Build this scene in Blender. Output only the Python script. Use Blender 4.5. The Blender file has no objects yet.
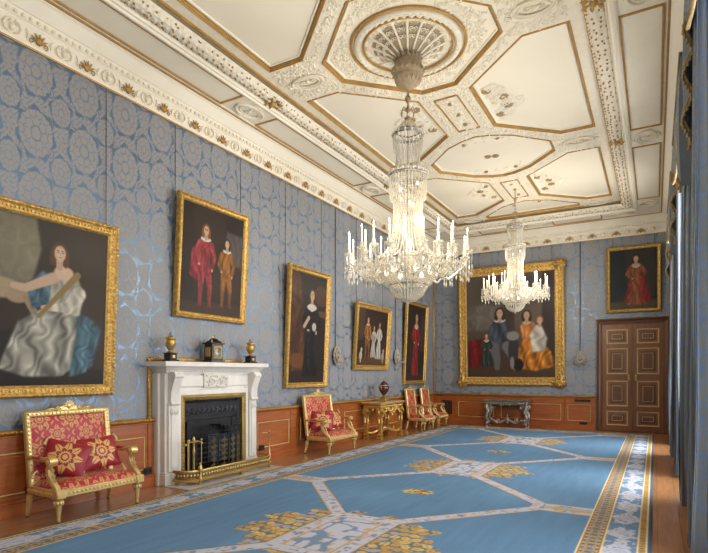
import bpy, bmesh, math, random
import numpy as np
from mathutils import Matrix, Vector
random.seed(7)
PI = math.pi
sc = bpy.context.scene
COL = sc.collection

# ------------------------------------------------------------------ helpers
def lin(c):
    return tuple(((v/255)/12.92 if v/255 <= .04045 else ((v/255+.055)/1.055)**2.4) for v in c[:3]) + (1.0,)

class MB:
    """collects geometry, links it as ONE mesh object"""
    def __init__(s):
        s.v = []; s.f = []; s.sm = []; s.M = Matrix.Identity(4)
    def add(s, vs, fs, smooth=False):
        o = len(s.v); M = s.M
        s.v.extend((M @ Vector(p))[:] for p in vs)
        s.f.extend(tuple(i+o for i in f) for f in fs)
        s.sm.extend([smooth]*len(fs))
    def box(s, c, d, ch=0.0, R=None):
        x, y, z = d[0]/2, d[1]/2, d[2]/2
        if ch <= 0:
            vs = [(sx*x, sy*y, sz*z) for sz in (-1, 1) for sy in (-1, 1) for sx in (-1, 1)]
            fs = [(0,2,3,1),(4,5,7,6),(0,1,5,4),(2,6,7,3),(0,4,6,2),(1,3,7,5)]
        else:
            ch = min(ch, x*.95, y*.95, z*.95)
            bm = bmesh.new(); bmesh.ops.create_cube(bm, size=1)
            for v in bm.verts: v.co = (v.co.x*2*x, v.co.y*2*y, v.co.z*2*z)
            bmesh.ops.bevel(bm, geom=bm.edges[:], offset=ch, segments=1, affect='EDGES')
            bm.verts.index_update()
            vs = [v.co[:] for v in bm.verts]; fs = [tuple(v.index for v in f.verts) for f in bm.faces]; bm.free()
        C = Vector(c)
        if R is not None: vs = [(C + R @ Vector(p))[:] for p in vs]
        else: vs = [(p[0]+C.x, p[1]+C.y, p[2]+C.z) for p in vs]
        s.add(vs, fs)
    def bb(s, p0, p1, ch=0.0):
        s.box([(a+b)/2 for a, b in zip(p0, p1)], [abs(b-a) for a, b in zip(p0, p1)], ch)
    def tube(s, pts, r, n=8, cap=True, closed=False, flat=None):
        pts = [Vector(p) for p in pts]; N = len(pts)
        rs = [r]*N if not hasattr(r, '__len__') else list(r)
        vs = []; fs = []; prev = None
        for i, p in enumerate(pts):
            if closed: t = pts[(i+1) % N] - pts[i-1]
            else: t = pts[min(i+1, N-1)] - pts[max(i-1, 0)]
            t = t.normalized() if t.length > 1e-9 else Vector((0,0,1))
            if prev is None:
                a = Vector((0,0,1)) if abs(t.z) < .9 else Vector((1,0,0))
                u = t.cross(a).normalized()
            else:
                u = (prev - t*prev.dot(t)); u = u.normalized() if u.length > 1e-6 else t.orthogonal().normalized()
            prev = u; w = t.cross(u)
            for k in range(n):
                a = 2*PI*k/n
                q = p + (u*math.cos(a) + w*math.sin(a))*rs[i]
                vs.append(q[:])
        m = N if closed else N-1
        for i in range(m):
            j = (i+1) % N
            for k in range(n):
                l = (k+1) % n
                fs.append((i*n+k, i*n+l, j*n+l, j*n+k))
        if cap and not closed:
            fs.append(tuple(range(n))[::-1]); fs.append(tuple((N-1)*n+k for k in range(n)))
        s.add(vs, fs, True)
    def lathe(s, prof, n=24, c=(0,0,0), sx=1, sy=1):
        vs = []; fs = []
        for (r, z) in prof:
            for k in range(n):
                a = 2*PI*k/n
                vs.append((c[0]+r*math.cos(a)*sx, c[1]+r*math.sin(a)*sy, c[2]+z))
        for i in range(len(prof)-1):
            for k in range(n):
                l = (k+1) % n
                fs.append((i*n+k, i*n+l, (i+1)*n+l, (i+1)*n+k))
        if prof[0][0] > 1e-4: fs.append(tuple(range(n))[::-1])
        if prof[-1][0] > 1e-4: fs.append(tuple((len(prof)-1)*n+k for k in range(n)))
        s.add(vs, fs, True)
    def ball(s, c, r, nu=10, nv=6, R=None):
        if not hasattr(r, '__len__'): r = (r, r, r)
        vs = [(0,0,-r[2])]; fs = []
        for j in range(1, nv):
            t = -PI/2 + PI*j/nv
            for i in range(nu):
                a = 2*PI*i/nu
                vs.append((r[0]*math.cos(t)*math.cos(a), r[1]*math.cos(t)*math.sin(a), r[2]*math.sin(t)))
        vs.append((0,0,r[2])); T = len(vs)-1
        for i in range(nu):
            fs.append((0, 1+(i+1) % nu, 1+i)); b = 1+(nv-2)*nu
            fs.append((T, b+i, b+(i+1) % nu))
        for j in range(nv-2):
            for i in range(nu):
                a = 1+j*nu; b = a+nu
                fs.append((a+i, a+(i+1) % nu, b+(i+1) % nu, b+i))
        if R is not None: vs = [(R @ Vector(p))[:] for p in vs]
        s.add([(p[0]+c[0], p[1]+c[1], p[2]+c[2]) for p in vs], fs, True)
    def octa(s, c, r, h):
        x, y, z = c
        s.add([(x+r,y,z),(x,y+r,z),(x-r,y,z),(x,y-r,z),(x,y,z+h),(x,y,z-h)],
              [(0,1,4),(1,2,4),(2,3,4),(3,0,4),(1,0,5),(2,1,5),(3,2,5),(0,3,5)])
    def sweep(s, path, prof, closed, F, smooth=False, caps=True):
        """path: 2D points; prof: (offset to the left of travel, height); F(x,y,h)->3D"""
        N = len(path); P = [Vector(p) for p in path]; K = len(prof)
        vs = []; fs = []
        for i in range(N):
            if closed or 0 < i < N-1:
                a = (P[i]-P[i-1]).normalized(); b = (P[(i+1) % N]-P[i]).normalized()
            elif i == 0: a = b = (P[1]-P[0]).normalized()
            else: a = b = (P[-1]-P[-2]).normalized()
            na = Vector((-a.y, a.x)); nb = Vector((-b.y, b.x))
            m = na+nb; d = 1+na.dot(nb)
            m = m/d if d > .15 else na
            for (o, h) in prof:
                q = P[i]+m*o
                vs.append(tuple(F(q.x, q.y, h)))
        M = N if closed else N-1
        for i in range(M):
            j = (i+1) % N
            for k in range(K-1):
                fs.append((i*K+k, j*K+k, j*K+k+1, i*K+k+1))
        if caps and not closed:
            fs.append(tuple(range(K))); fs.append(tuple((N-1)*K+k for k in range(K))[::-1])
        s.add(vs, fs, smooth)
    def prism(s, poly, h0, h1, F=lambda x, y, h: (x, y, h)):
        n = len(poly)
        vs = [tuple(F(x, y, h0)) for x, y in poly]+[tuple(F(x, y, h1)) for x, y in poly]
        fs = [tuple(range(n))[::-1], tuple(range(n, 2*n))]+[(i, (i+1) % n, n+(i+1) % n, n+i) for i in range(n)]
        s.add(vs, fs)
    def grid(s, nu, nv, fn, smooth=True, closed_u=False):
        vs = [fn(i/(nu-(0 if closed_u else 1)), j/(nv-1)) for j in range(nv) for i in range(nu)]
        fs = []
        for j in range(nv-1):
            for i in range(nu if closed_u else nu-1):
                k = (i+1) % nu
                fs.append((j*nu+i, j*nu+k, (j+1)*nu+k, (j+1)*nu+i))
        s.add(vs, fs, smooth)
    def build(s, name, mat, parent=None, ang=40):
        me = bpy.data.meshes.new(name)
        me.from_pydata(s.v, [], s.f)
        me.polygons.foreach_set('use_smooth', s.sm)
        if any(s.sm) and ang:
            try: me.set_sharp_from_angle(angle=math.radians(ang))
            except Exception: pass
        bm = bmesh.new(); bm.from_mesh(me); bmesh.ops.recalc_face_normals(bm, faces=bm.faces[:]); bm.to_mesh(me); bm.free()
        if mat: me.materials.append(mat)
        o = bpy.data.objects.new(name, me); COL.objects.link(o)
        if parent: o.parent = parent
        return o

def thing(name, label, cat, loc=(0,0,0), rz=0, group=None):
    o = bpy.data.objects.new(name, None); COL.objects.link(o)
    o.location = loc; o.rotation_euler = (0, 0, rz); o.empty_display_size = .1
    return tag(o, label, cat, group)
def tag(o, label, cat, group=None):
    o['label'] = label; o['category'] = cat
    if group: o['group'] = group
    return o
def struct(o):
    o['kind'] = 'structure'; return o
def copy_tree(o, parent=None):
    c = o.copy(); COL.objects.link(c)
    if parent: c.parent = parent
    for ch in list(o.children): copy_tree(ch, c)
    return c

# ------------------------------------------------------------------ node DSL
class E:
    def __init__(s, nt, k): s.nt = nt; s.k = k
    def _m(s, op, *a):
        n = s.nt.nodes.new('ShaderNodeMath'); n.operation = op
        for i, x in enumerate(a):
            if isinstance(x, E): s.nt.links.new(x.k, n.inputs[i])
            else: n.inputs[i].default_value = x
        return E(s.nt, n.outputs[0])
    def __add__(s, o): return s._m('ADD', s, o)
    __radd__ = __add__
    def __sub__(s, o): return s._m('SUBTRACT', s, o)
    def __rsub__(s, o): return s._m('SUBTRACT', o, s)
    def __mul__(s, o): return s._m('MULTIPLY', s, o)
    __rmul__ = __mul__
    def __truediv__(s, o): return s._m('DIVIDE', s, o)
    def sin(s): return s._m('SINE', s)
    def cos(s): return s._m('COSINE', s)
    def abs(s): return s._m('ABSOLUTE', s)
    def sqrt(s): return s._m('SQRT', s)
    def floor(s): return s._m('FLOOR', s)
    def fr(s): return s - s.floor()
    def at2(s, o): return s._m('ARCTAN2', s, o)
    def mx(s, o): return s._m('MAXIMUM', s, o)
    def mn(s, o): return s._m('MINIMUM', s, o)
    def lt(s, e, w=.03):    # 1 where s < e
        n = s.nt.nodes.new('ShaderNodeMapRange'); n.interpolation_type = 'SMOOTHSTEP'
        d = (s - e)
        s.nt.links.new(d.k, n.inputs[0])
        n.inputs[1].default_value = -w; n.inputs[2].default_value = w
        n.inputs[3].default_value = 1; n.inputs[4].default_value = 0
        return E(s.nt, n.outputs[0])
    def gt(s, e, w=.03): return 1 - s.lt(e, w)

def newmat(name):
    m = bpy.data.materials.new(name); m.use_nodes = True
    nt = m.node_tree; b = nt.nodes['Principled BSDF']
    return m, nt, b
def coords(nt, kind='pos'):
    if kind == 'pos':
        g = nt.nodes.new('ShaderNodeNewGeometry'); out = g.outputs['Position']
    else:
        g = nt.nodes.new('ShaderNodeTexCoord'); out = g.outputs['Object']
    s = nt.nodes.new('ShaderNodeSeparateXYZ'); nt.links.new(out, s.inputs[0])
    return [E(nt, s.outputs[i]) for i in range(3)], out
def mixc(nt, f, a, b):
    n = nt.nodes.new('ShaderNodeMix'); n.data_type = 'RGBA'
    for x, i in ((a, 6), (b, 7)):
        if isinstance(x, tuple): n.inputs[i].default_value = x
        else: nt.links.new(x, n.inputs[i])
    if isinstance(f, E): nt.links.new(f.k, n.inputs[0])
    else: nt.links.new(f, n.inputs[0])
    return n.outputs[2]
def noise(nt, vec, scale, detail=3, rough=.5, dist=0, stretch=None):
    n = nt.nodes.new('ShaderNodeTexNoise'); n.inputs['Scale'].default_value = scale
    n.inputs['Detail'].default_value = detail; n.inputs['Roughness'].default_value = rough; n.inputs['Distortion'].default_value = dist
    if stretch:
        mp = nt.nodes.new('ShaderNodeMapping'); mp.inputs['Scale'].default_value = stretch
        nt.links.new(vec, mp.inputs[0]); vec = mp.outputs[0]
    nt.links.new(vec, n.inputs['Vector'])
    return E(nt, n.outputs['Fac'])
def bump(nt, b, h, strength=.3, dist=.01):
    n = nt.nodes.new('ShaderNodeBump'); n.inputs['Strength'].default_value = strength; n.inputs['Distance'].default_value = dist
    nt.links.new(h.k if isinstance(h, E) else h, n.inputs['Height']); nt.links.new(n.outputs[0], b.inputs['Normal'])
def ramp2(nt, f, a, b, lo=.3, hi=.7):
    n = nt.nodes.new('ShaderNodeMapRange'); n.inputs[1].default_value = lo; n.inputs[2].default_value = hi
    nt.links.new(f.k, n.inputs[0])
    return mixc(nt, n.outputs[0], a, b)

def simple(name, c, rough=.5, metal=0, var=None, nscale=8, bmp=0, bscale=60, stretch=None, spec=None, coat=0):
    m, nt, b = newmat(name)
    b.inputs['Roughness'].default_value = rough; b.inputs['Metallic'].default_value = metal
    if spec is not None: b.inputs['Specular IOR Level'].default_value = spec
    if coat: b.inputs['Coat Weight'].default_value = coat; b.inputs['Coat Roughness'].default_value = .12
    _, v = coords(nt, 'obj')
    c2 = var if var else tuple(min(255, x*1.08) for x in c)
    f = noise(nt, v, nscale, 4, .55, 0, stretch)
    nt.links.new(ramp2(nt, f, lin(c), lin(c2)), b.inputs['Base Color'])
    if bmp:
        bump(nt, b, noise(nt, v, bscale, 3, .6), bmp, .01)
    return m

def damask(u, v):
    """woven figure: lobed medallions, big and small, in a leafy field; 1 on the figure, 0 on the ground"""
    def med(uu, vv, ru, rv, lob, gap):
        a = uu/ru; b = vv/rv
        r = (a*a+b*b).sqrt(); t = a.at2(b)
        wave = (t*(lob/2)).cos()
        e = wave.abs()*.07+.93
        body = (r-e).lt(0, .03)
        out = (r-e-gap-(t*(lob/2)+.6).cos()*.10).gt(0, .04)
        rim = (r-.68-(t*lob).cos()*.05).abs().gt(.024, .02)
        cut = (t*(lob/2)).sin().abs().gt(.13, .06).mx(r.lt(.72, .02))
        seed = (r-.30).abs().gt(.035, .02)
        pet = (t*3.5).cos().abs().gt(.16, .08).mx(r.gt(.62, .02)).mx(r.lt(.34, .02))
        return body*(rim*cut*seed*pet*.75+.25), out
    a1 = (u+.5).fr()-.5; b1 = (v+.5).fr()-.5; a2 = u.fr()-.5; b2 = v.fr()-.5
    m1, o1 = med(a1, b1, .335, .385, 14, .13)
    m2, o2 = med(a2, b2, .205, .24, 10, .17)
    c1 = (((u-.25)*2+.5).fr()-.5)*.5; d1 = ((v*2).fr()-.5)*.5
    rr = (c1*c1+d1*d1*1.3).sqrt()
    vol = (rr*100+c1.at2(d1)).sin().gt(-.55, .2).mx(rr.gt(.11, .01))
    w = (u*(10*PI)+(v*(6*PI)).sin()*2).sin()*(v*(12*PI)+(u*(8*PI)).sin()*1.5).cos()
    lf = w.abs().gt(.14, .08).mx(rr.lt(.105, .01))
    return m1.mx(m2).mx(o1*o2*(lf*.75+.25)*vol)

def damask_mat(name, au, pu, pv, ground, figure, off=(0,0), kind='pos', rg=.42, rf=.7, fold=0, satin=0):
    m, nt, b = newmat(name)
    xyz, vec = coords(nt, kind)
    wu = noise(nt, vec, 16, 3, .6)-.5; wv = noise(nt, vec, 21, 3, .6)-.5
    uu = xyz[au]+xyz[0]*fold if fold else xyz[au]
    d = damask((uu+off[0]+wu*.04)/pu, (xyz[2]+off[1]+wv*.05)/pv)
    silk = noise(nt, vec, 9, 3, .6)
    w = noise(nt, vec, 400, 1, .5)
    gcol = ramp2(nt, silk, lin(ground), lin(tuple(min(255, x*1.08) for x in ground)))
    nt.links.new(mixc(nt, d, gcol, lin(figure)), b.inputs['Base Color'])
    r = d*(rf-rg)+rg
    nt.links.new(r.k, b.inputs['Roughness'])
    sp = d*-.75+1.0; nt.links.new(sp.k, b.inputs['Specular IOR Level'])
    mt = d*-satin+satin; nt.links.new(mt.k, b.inputs['Metallic'])
    bump(nt, b, d*.6+w*.25, .25, .004)
    return m

def flower_mat(name, per, ca, cb, centred=False):
    """crimson silk with gold flower heads"""
    m, nt, b = newmat(name)
    (x, y, z), vec = coords(nt, 'obj')
    g = nt.nodes.new('ShaderNodeNewGeometry'); s = nt.nodes.new('ShaderNodeSeparateXYZ'); nt.links.new(g.outputs['Normal'], s.inputs[0])
    if centred: u = x/per; v = z/per
    else:
        nz = E(nt, s.outputs[2]).abs().gt(.62, .02)
        u = x/per; v = (z*(1-nz)+y*nz)/per
    def flower(uu, vv, R, n):
        r = (uu*uu+vv*vv).sqrt(); t = uu.at2(vv)
        core = r.lt(R*.36+(t*n*2).cos()*(R*.04), .012)*((r-R*.2).abs().gt(R*.045, .008))
        pet = r.lt(R*.82+(t*n).cos()*(R*.18), .012)*r.gt(R*.52+(t*n).cos()*(-R*.07), .012)
        vein = (t*n*.5).sin().abs().gt(.12, .05).mx(r.lt(R*.5, .01))
        return core.mx(pet*vein)
    if centred:
        f1 = flower(u, v, .37, 8)
        ring = flower((u*1.0+.5).fr()-.5+.0, (v+.5).fr()-.5, .44, 8)
        cu = ((u+.5).abs()-.5); 
        f2 = flower((u.abs()-.62), (v.abs()-.5), .2, 6)
        d = f1.mx(f2)
    else:
        a1 = (u+.5).fr()-.5; b1 = (v+.5).fr()-.5; a2 = u.fr()-.5; b2 = v.fr()-.5
        d = flower(a1, b1, .36, 8).mx(flower(a2, b2, .30, 6))
        lat = ((((u+v).fr()-.5).abs()).lt(.035, .01)).mx((((u-v).fr()-.5).abs()).lt(.035, .01))
        d = d.mx(lat*((u*2*PI*6).sin().gt(-.2, .1)))
    silk = noise(nt, vec, 14, 3, .6)
    gc = ramp2(nt, silk, lin(ca), lin(tuple(min(255, q*1.25) for q in ca)))
    nt.links.new(mixc(nt, d, gc, lin(cb)), b.inputs['Base Color'])
    b.inputs['Roughness'].default_value = .42
    b.inputs['Sheen Weight'].default_value = .05
    bump(nt, b, d, .25, .004)
    return m

def vcol_mat(name, rough=.6, weave=0, coat=0, spec=.3):
    m, nt, b = newmat(name)
    a = nt.nodes.new('ShaderNodeVertexColor'); a.layer_name = 'Col'
    _, v = coords(nt, 'obj')
    n = noise(nt, v, 60, 2, .6)
    mm = nt.nodes.new('ShaderNodeMix'); mm.data_type = 'RGBA'; mm.blend_type = 'MULTIPLY'; mm.inputs[0].default_value = 1
    nt.links.new(a.outputs[0], mm.inputs[6])
    nt.links.new(ramp2(nt, n, (.90,.90,.90,1), (1.06,1.06,1.06,1)), mm.inputs[7])
    nt.links.new(mm.outputs[2], b.inputs['Base Color'])
    b.inputs['Roughness'].default_value = rough; b.inputs['Specular IOR Level'].default_value = spec
    if weave: bump(nt, b, noise(nt, v, weave, 2, .6), .4, .004)
    if coat: b.inputs['Coat Weight'].default_value = coat; b.inputs['Coat Roughness'].default_value = .25
    return m

def wood_mat(name, dark, light, axis, rough=.35, boards=None, coat=.3):
    m, nt, b = newmat(name)
    xyz, v = coords(nt, 'pos')
    st = [14, 14, 14]; st[axis] = 1.2
    n = noise(nt, v, 1.6, 5, .6, .6, tuple(st))
    big = noise(nt, v, .8, 2, .5)
    base = ramp2(nt, n*.75+big*.25, lin(dark), lin(light), .32, .68)
    if boards:
        wdt, length = boards
        o = 1-axis
        bi = (xyz[o]/wdt).floor()
        row = (bi*12.9898).sin()*43.7
        shade = ((bi*78.233).sin()*437.5).fr()*.28+.84
        seam = ((xyz[o]/wdt).fr()-.5).abs().lt(.488, .006)
        ends = ((((xyz[axis]+row*3.1)/length).fr())-.5).abs().lt(.4985, .0008)
        k = shade*(seam*.75+.25)*(ends*.6+.4)
        mm = nt.nodes.new('ShaderNodeMix'); mm.data_type = 'RGBA'; mm.blend_type = 'MULTIPLY'; mm.inputs[0].default_value = 1
        cc = nt.nodes.new('ShaderNodeCombineColor')
        for i in range(3): nt.links.new(k.k, cc.inputs[i])
        nt.links.new(base, mm.inputs[6]); nt.links.new(cc.outputs[0], mm.inputs[7]); base = mm.outputs[2]
        bump(nt, b, seam, .3, .003)
    nt.links.new(base, b.inputs['Base Color'])
    b.inputs['Roughness'].default_value = rough
    b.inputs['Coat Weight'].default_value = coat; b.inputs['Coat Roughness'].default_value = .18
    return m

def emit_mat(name, c, s):
    m, nt, b = newmat(name)
    b.inputs['Base Color'].default_value = lin(c); b.inputs['Emission Color'].default_value = lin(c); b.inputs['Emission Strength'].default_value = s
    return m

M = {}
M['paper_left'] = damask_mat('blue_silk_damask', 1, .60, .72, (102,124,150), (150,149,149), (.05, -.08), 'pos', .38, .8, 0, .6)
M['paper_far'] = damask_mat('blue_silk_damask_far', 0, .60, .72, (102,124,150), (150,149,149), (.1, -.08), 'pos', .38, .8, 0, .6)
M['cream'] = simple('cream_plaster', (238,229,208), .62, 0, (242,234,215), 3, .08, 30)
M['panelcream'] = simple('pale_cream_plaster', (240,230,206), .7, 0, (244,235,214), 1.2)
M['relief'] = simple('carved_cream_plaster', (241,233,214), .6, 0, (234,223,199), 14, .55, 34)
M['ribs'] = simple('stippled_cream_plaster', (241,233,214), .62, 0, (233,222,197), 10, 1.0, 26)
M['gold'] = simple('gold_leaf', (186,140,66), .36, .8, (206,166,92), 12, .25, 45)
M['goldframe'] = simple('carved_giltwood', (160,120,54), .40, .75, (222,184,108), 24, .8, 50)  # dark-to-pale noise puts crevice shade and highlights of the carving into the colour
M['goldfurn'] = simple('burnished_giltwood', (214,184,118), .36, .65, (234,208,146), 14, .25, 60)
M['goldpaint'] = simple('gilded_plaster_edge', (168,128,62), .5, .35, (190,150,82), 8)
M['tablegold'] = simple('carved_table_gilding', (190,148,74), .36, .7, (216,178,104), 14, .3, 60)
M['palegold'] = simple('pale_gilding', (214,188,128), .45, .3, (226,202,148), 8)
M['doorgold'] = simple('door_gilding', (196,166,106), .45, .3, (210,182,124), 8)
M['bronze'] = simple('antique_gilt', (160,136,96), .55, .25, (184,160,118), 20, .3, 60)
M['fan'] = simple('stone_coloured_plaster', (172,154,124), .6, 0, (148,130,100), 24, .4, 60)
M['brass'] = simple('brass', (182,152,90), .32, .9, (204,174,110), 6)
M['dullbrass'] = simple('dull_brass', (132,112,66), .45, .7, (150,128,78), 8)
M['marble'] = simple('white_marble', (232,228,220), .28, 0, (214,210,204), 5, 0, 60, (1, 1, .35))
M['marblecarve'] = simple('carved_marble', (226,221,212), .4, 0, (206,200,190), 30, .6, 70)
M['hearth'] = simple('grey_marble_slab', (198,192,186), .3, 0, (176,170,166), 4)
M['tantop'] = simple('tan_marble', (196,168,118), .25, 0, (176,148,100), 7)
M['iron'] = simple('black_cast_iron', (22,22,25), .35, .5, (34,34,38), 10, .25, 60)
M['iron2'] = simple('blackleaded_iron', (52,52,56), .32, .7, (70,70,76), 10)
M['steel'] = simple('polished_steel', (120,120,128), .22, .95, (150,150,158), 8)
M['soot'] = simple('soot', (10,10,11), .9)
M['dado'] = wood_mat('red_walnut_panelling', (134,66,24), (174,98,42), 1, .38)
M['dadox'] = wood_mat('red_walnut_panelling_far', (134,66,24), (174,98,42), 0, .38)
M['door'] = wood_mat('mahogany', (104,64,36), (136,88,52), 2, .4)
M['doordark'] = wood_mat('dark_mahogany', (86,48,26), (110,66,38), 2, .4)
M['floor'] = wood_mat('oak_boards', (148,98,58), (192,142,96), 1, .28, (.21, 2.6), .35)
M['crimson'] = flower_mat('crimson_gold_brocade', .36, (152,24,46), (200,150,92))
M['cushion'] = flower_mat('crimson_cushion_brocade', .50, (132,18,36), (214,168,96), True)
M['tassel'] = simple('gold_tassel', (206,176,116), .6)
M['canvas'] = vcol_mat('oil_paint', .55, 90, .06, .25)
M['carpet'] = vcol_mat('wool_pile', .95, 220, 0, .1)
M['curtain'] = damask_mat('blue_curtain_damask', 1, .34, .44, (84,104,132), (118,122,124), (.1, .1), 'pos', .45, .7, 1.3)
M['fringe'] = simple('bullion_fringe', (176,152,108), .75, 0, (136,114,76), 40, .5, 90)
M['wax'] = simple('ivory_candle', (246,240,224), .5)
M['flame'] = emit_mat('candle_bulb', (255,246,230), 7)
M['bulb'] = emit_mat('amber_bulb', (255,236,196), 1.7)
M['silver'] = simple('chased_silver', (122,116,108), .36, .85, (178,172,162), 14, .5, 60)
M['ebony'] = simple('ebony', (24,17,14), .25, 0, (36,26,20), 10)
M['dial'] = simple('gilt_dial', (176,150,84), .35, .7, (120,100,56), 30)
M['urn'] = simple('gilt_urn', (180,144,80), .36, .8, (204,170,104), 10)
M['vase'] = simple('dark_porphyry', (92,44,34), .2, .1, (60,34,36), 14, 0, 60, None, None, .6)
M['cord'] = simple('blue_black_cord', (58,62,82), .7)
M['black'] = simple('black_plate', (26,22,20), .5)
M['white'] = simple('white_paint', (238,236,230), .5)

def crystal_mat():
    m, nt, b = newmat('cut_crystal')
    b.inputs['Base Color'].default_value = lin((206,200,186)); b.inputs['Roughness'].default_value = .08
    b.inputs['Specular IOR Level'].default_value = 1.0; b.inputs['IOR'].default_value = 1.6
    t = nt.nodes.new('ShaderNodeBsdfTransparent'); t.inputs[0].default_value = (.97,.97,.95,1)
    tl = nt.nodes.new('ShaderNodeBsdfTranslucent'); tl.inputs[0].default_value = lin((250,244,226))
    m0 = nt.nodes.new('ShaderNodeMixShader'); m0.inputs[0].default_value = .22
    nt.links.new(b.outputs[0], m0.inputs[1]); nt.links.new(tl.outputs[0], m0.inputs[2])
    mx = nt.nodes.new('ShaderNodeMixShader'); mx.inputs[0].default_value = .24
    nt.links.new(m0.outputs[0], mx.inputs[1]); nt.links.new(t.outputs[0], mx.inputs[2])
    nt.links.new(mx.outputs[0], nt.nodes['Material Output'].inputs[0])
    return m
M['crystal'] = crystal_mat()
def glass_mat(name, f, tint=(1,1,1,1)):
    m, nt, b = newmat(name)
    g = nt.nodes.new('ShaderNodeBsdfGlossy'); g.inputs['Roughness'].default_value = .05
    t = nt.nodes.new('ShaderNodeBsdfTransparent'); t.inputs[0].default_value = tint
    mx = nt.nodes.new('ShaderNodeMixShader'); mx.inputs[0].default_value = f
    nt.links.new(t.outputs[0], mx.inputs[1]); nt.links.new(g.outputs[0], mx.inputs[2])
    nt.links.new(mx.outputs[0], nt.nodes['Material Output'].inputs[0])
    return m
M['glass'] = glass_mat('window_glass', .06)
M['smoked'] = glass_mat('fire_glass', .12, (.72,.72,.74,1))

# ------------------------------------------------------------------ dimensions
RX, RL, YN = 6.74, 16.3, -4.0       # right wall, far wall, near wall
XC = 3.37                            # centre line of the ceiling
ZW, ZS, ZR, ZP = 5.37, 5.81, 6.0, 6.045   # top of the silk, soffit, ribs, panels
ZD = .965                            # dado

# ------------------------------------------------------------------ shell
b = MB(); b.bb((-.3, YN, -.12), (RX+.4, RL+.3, 0)); struct(b.build('floor', M['floor']))
b = MB(); b.bb((-.25, YN, 0), (0, RL, 6.2)); wl = struct(b.build('wall_left', M['paper_left']))
b = MB(); b.bb((-.25, RL, 0), (RX+.3, RL+.25, 6.2)); wf = struct(b.build('wall_far', M['paper_far']))
b = MB(); b.bb((-.25, YN-.25, 0), (RX+.3, YN, 6.2)); struct(b.build('wall_near', M['paper_far']))
WINS = [.3, 4.5, 8.7, 12.9]; WH = .98; WZ0, WZ1 = .25, 4.95
b = MB(); y = YN
for c in WINS:
    b.bb((RX, y, 0), (RX+.3, c-WH, 6.2)); b.bb((RX, c-WH, 0), (RX+.3, c+WH, WZ0)); b.bb((RX, c-WH, WZ1), (RX+.3, c+WH, 6.2)); y = c+WH
b.bb((RX, y, 0), (RX+.3, RL, 6.2))
struct(b.build('wall_right', M['paper_left']))
for i, c in enumerate(WINS):
    fr = MB()
    for yy in (c-WH+.05, c+WH-.05, c): fr.bb((RX+.14, yy-.04, WZ0), (RX+.2, yy+.04, WZ1), .01)
    nb = 7
    for k in range(nb+1):
        zz = WZ0+.04+(WZ1-WZ0-.08)*k/nb; fr.bb((RX+.145, c-WH, zz-.025), (RX+.195, c+WH, zz+.025), .008)
    for yy in (c-WH/2, c+WH/2): fr.bb((RX+.15, yy-.015, WZ0), (RX+.19, yy+.015, WZ1))
    f = struct(fr.build('window_%d' % (i+1), M['white']))
    g = MB(); g.bb((RX+.168, c-WH, WZ0), (RX+.172, c+WH, WZ1)); g.build('window_pane', M['glass'], f)
    g = MB()
    for s in (-1, 1): g.bb((RX-.01, c+s*WH-.05, WZ0), (RX+.16, c+s*WH+.05, WZ1), .012)
    g.bb((RX-.01, c-WH, WZ1-.02), (RX+.16, c+WH, WZ1+.08), .012)
    g.build('window_architrave', M['white'], f)

# ceiling: ribs around sunk panels -------------------------------------------------
OCT = [(1.2,-.28),(1.2,.28),(.28,1.19),(-.28,1.19),(-1.2,.28),(-1.2,-.28),(-.28,-1.19),(.28,-1.19)]
HEXC = [(1.2,-.25),(1.2,.25),(.62,.86),(.25,1.06),(0,1.12),(-.25,1.06),(-.62,.86),(-1.2,.25),(-1.2,-.25),(-.62,-.86),(-.25,-1.06),(0,-1.12),(.25,-1.06),(.62,-.86)]
SIDE = [(.42,-.72),(1.4,-1.62),(1.98,-1.62),(1.98,1.62),(1.4,1.62),(.42,.72)]
YF = 15.06
panels = []      # (kind, polygon CCW, centre)
for c in (2.4, 6.6, 10.8):
    panels.append(('oct' if c == 6.6 else 'hex', [(XC+x, c+y) for x, y in (OCT if c == 6.6 else HEXC)], (XC, c)))
panels.append(('half', [(XC+1.2, 14.75),(XC+1.2, YF-.08),(XC-1.2, YF-.08),(XC-1.2, 14.75),(XC-.62, 14.14),(XC-.25, 13.94),(XC, 13.88),(XC+.25, 13.94),(XC+.62, 14.14)], (XC, 15)))
for c in (.3, 4.5, 8.7, 12.9):
    for s in (1, -1):
        p = [(XC+s*x, c+y) for x, y in SIDE]
        if s < 0: p = p[::-1]
        panels.append(('side', p, (XC+s*1.3, c)))
FX0, FX1 = XC-2.19, XC+2.19
bm = bmesh.new(); edges = []
def loop(pts):
    vs = [bm.verts.new((x, y, ZR)) for x, y in pts]
    for i in range(len(vs)): edges.append(bm.edges.new((vs[i], vs[(i+1) % len(vs)])))
loop([(FX0, YN), (FX1, YN), (FX1, YF), (FX0, YF)])
for k, p, c in panels: loop(p)
bmesh.ops.triangle_fill(bm, use_beauty=True, use_dissolve=False, edges=edges, normal=(0,0,-1))
for f in bm.faces:
    if f.normal.z > 0: f.normal_flip()
me = bpy.data.meshes.new('ceiling'); bm.to_mesh(me); bm.free(); me.materials.append(M['ribs'])
ceil = bpy.data.objects.new('ceiling', me); COL.objects.link(ceil); struct(ceil)
b = MB(); b.bb((FX0, YN, ZP), (FX1, RL, ZP+.15)); b.bb((-.2, YN, 6.1), (RX+.2, RL, 6.25)); b.build('panel_field', M['panelcream'], ceil)

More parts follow.
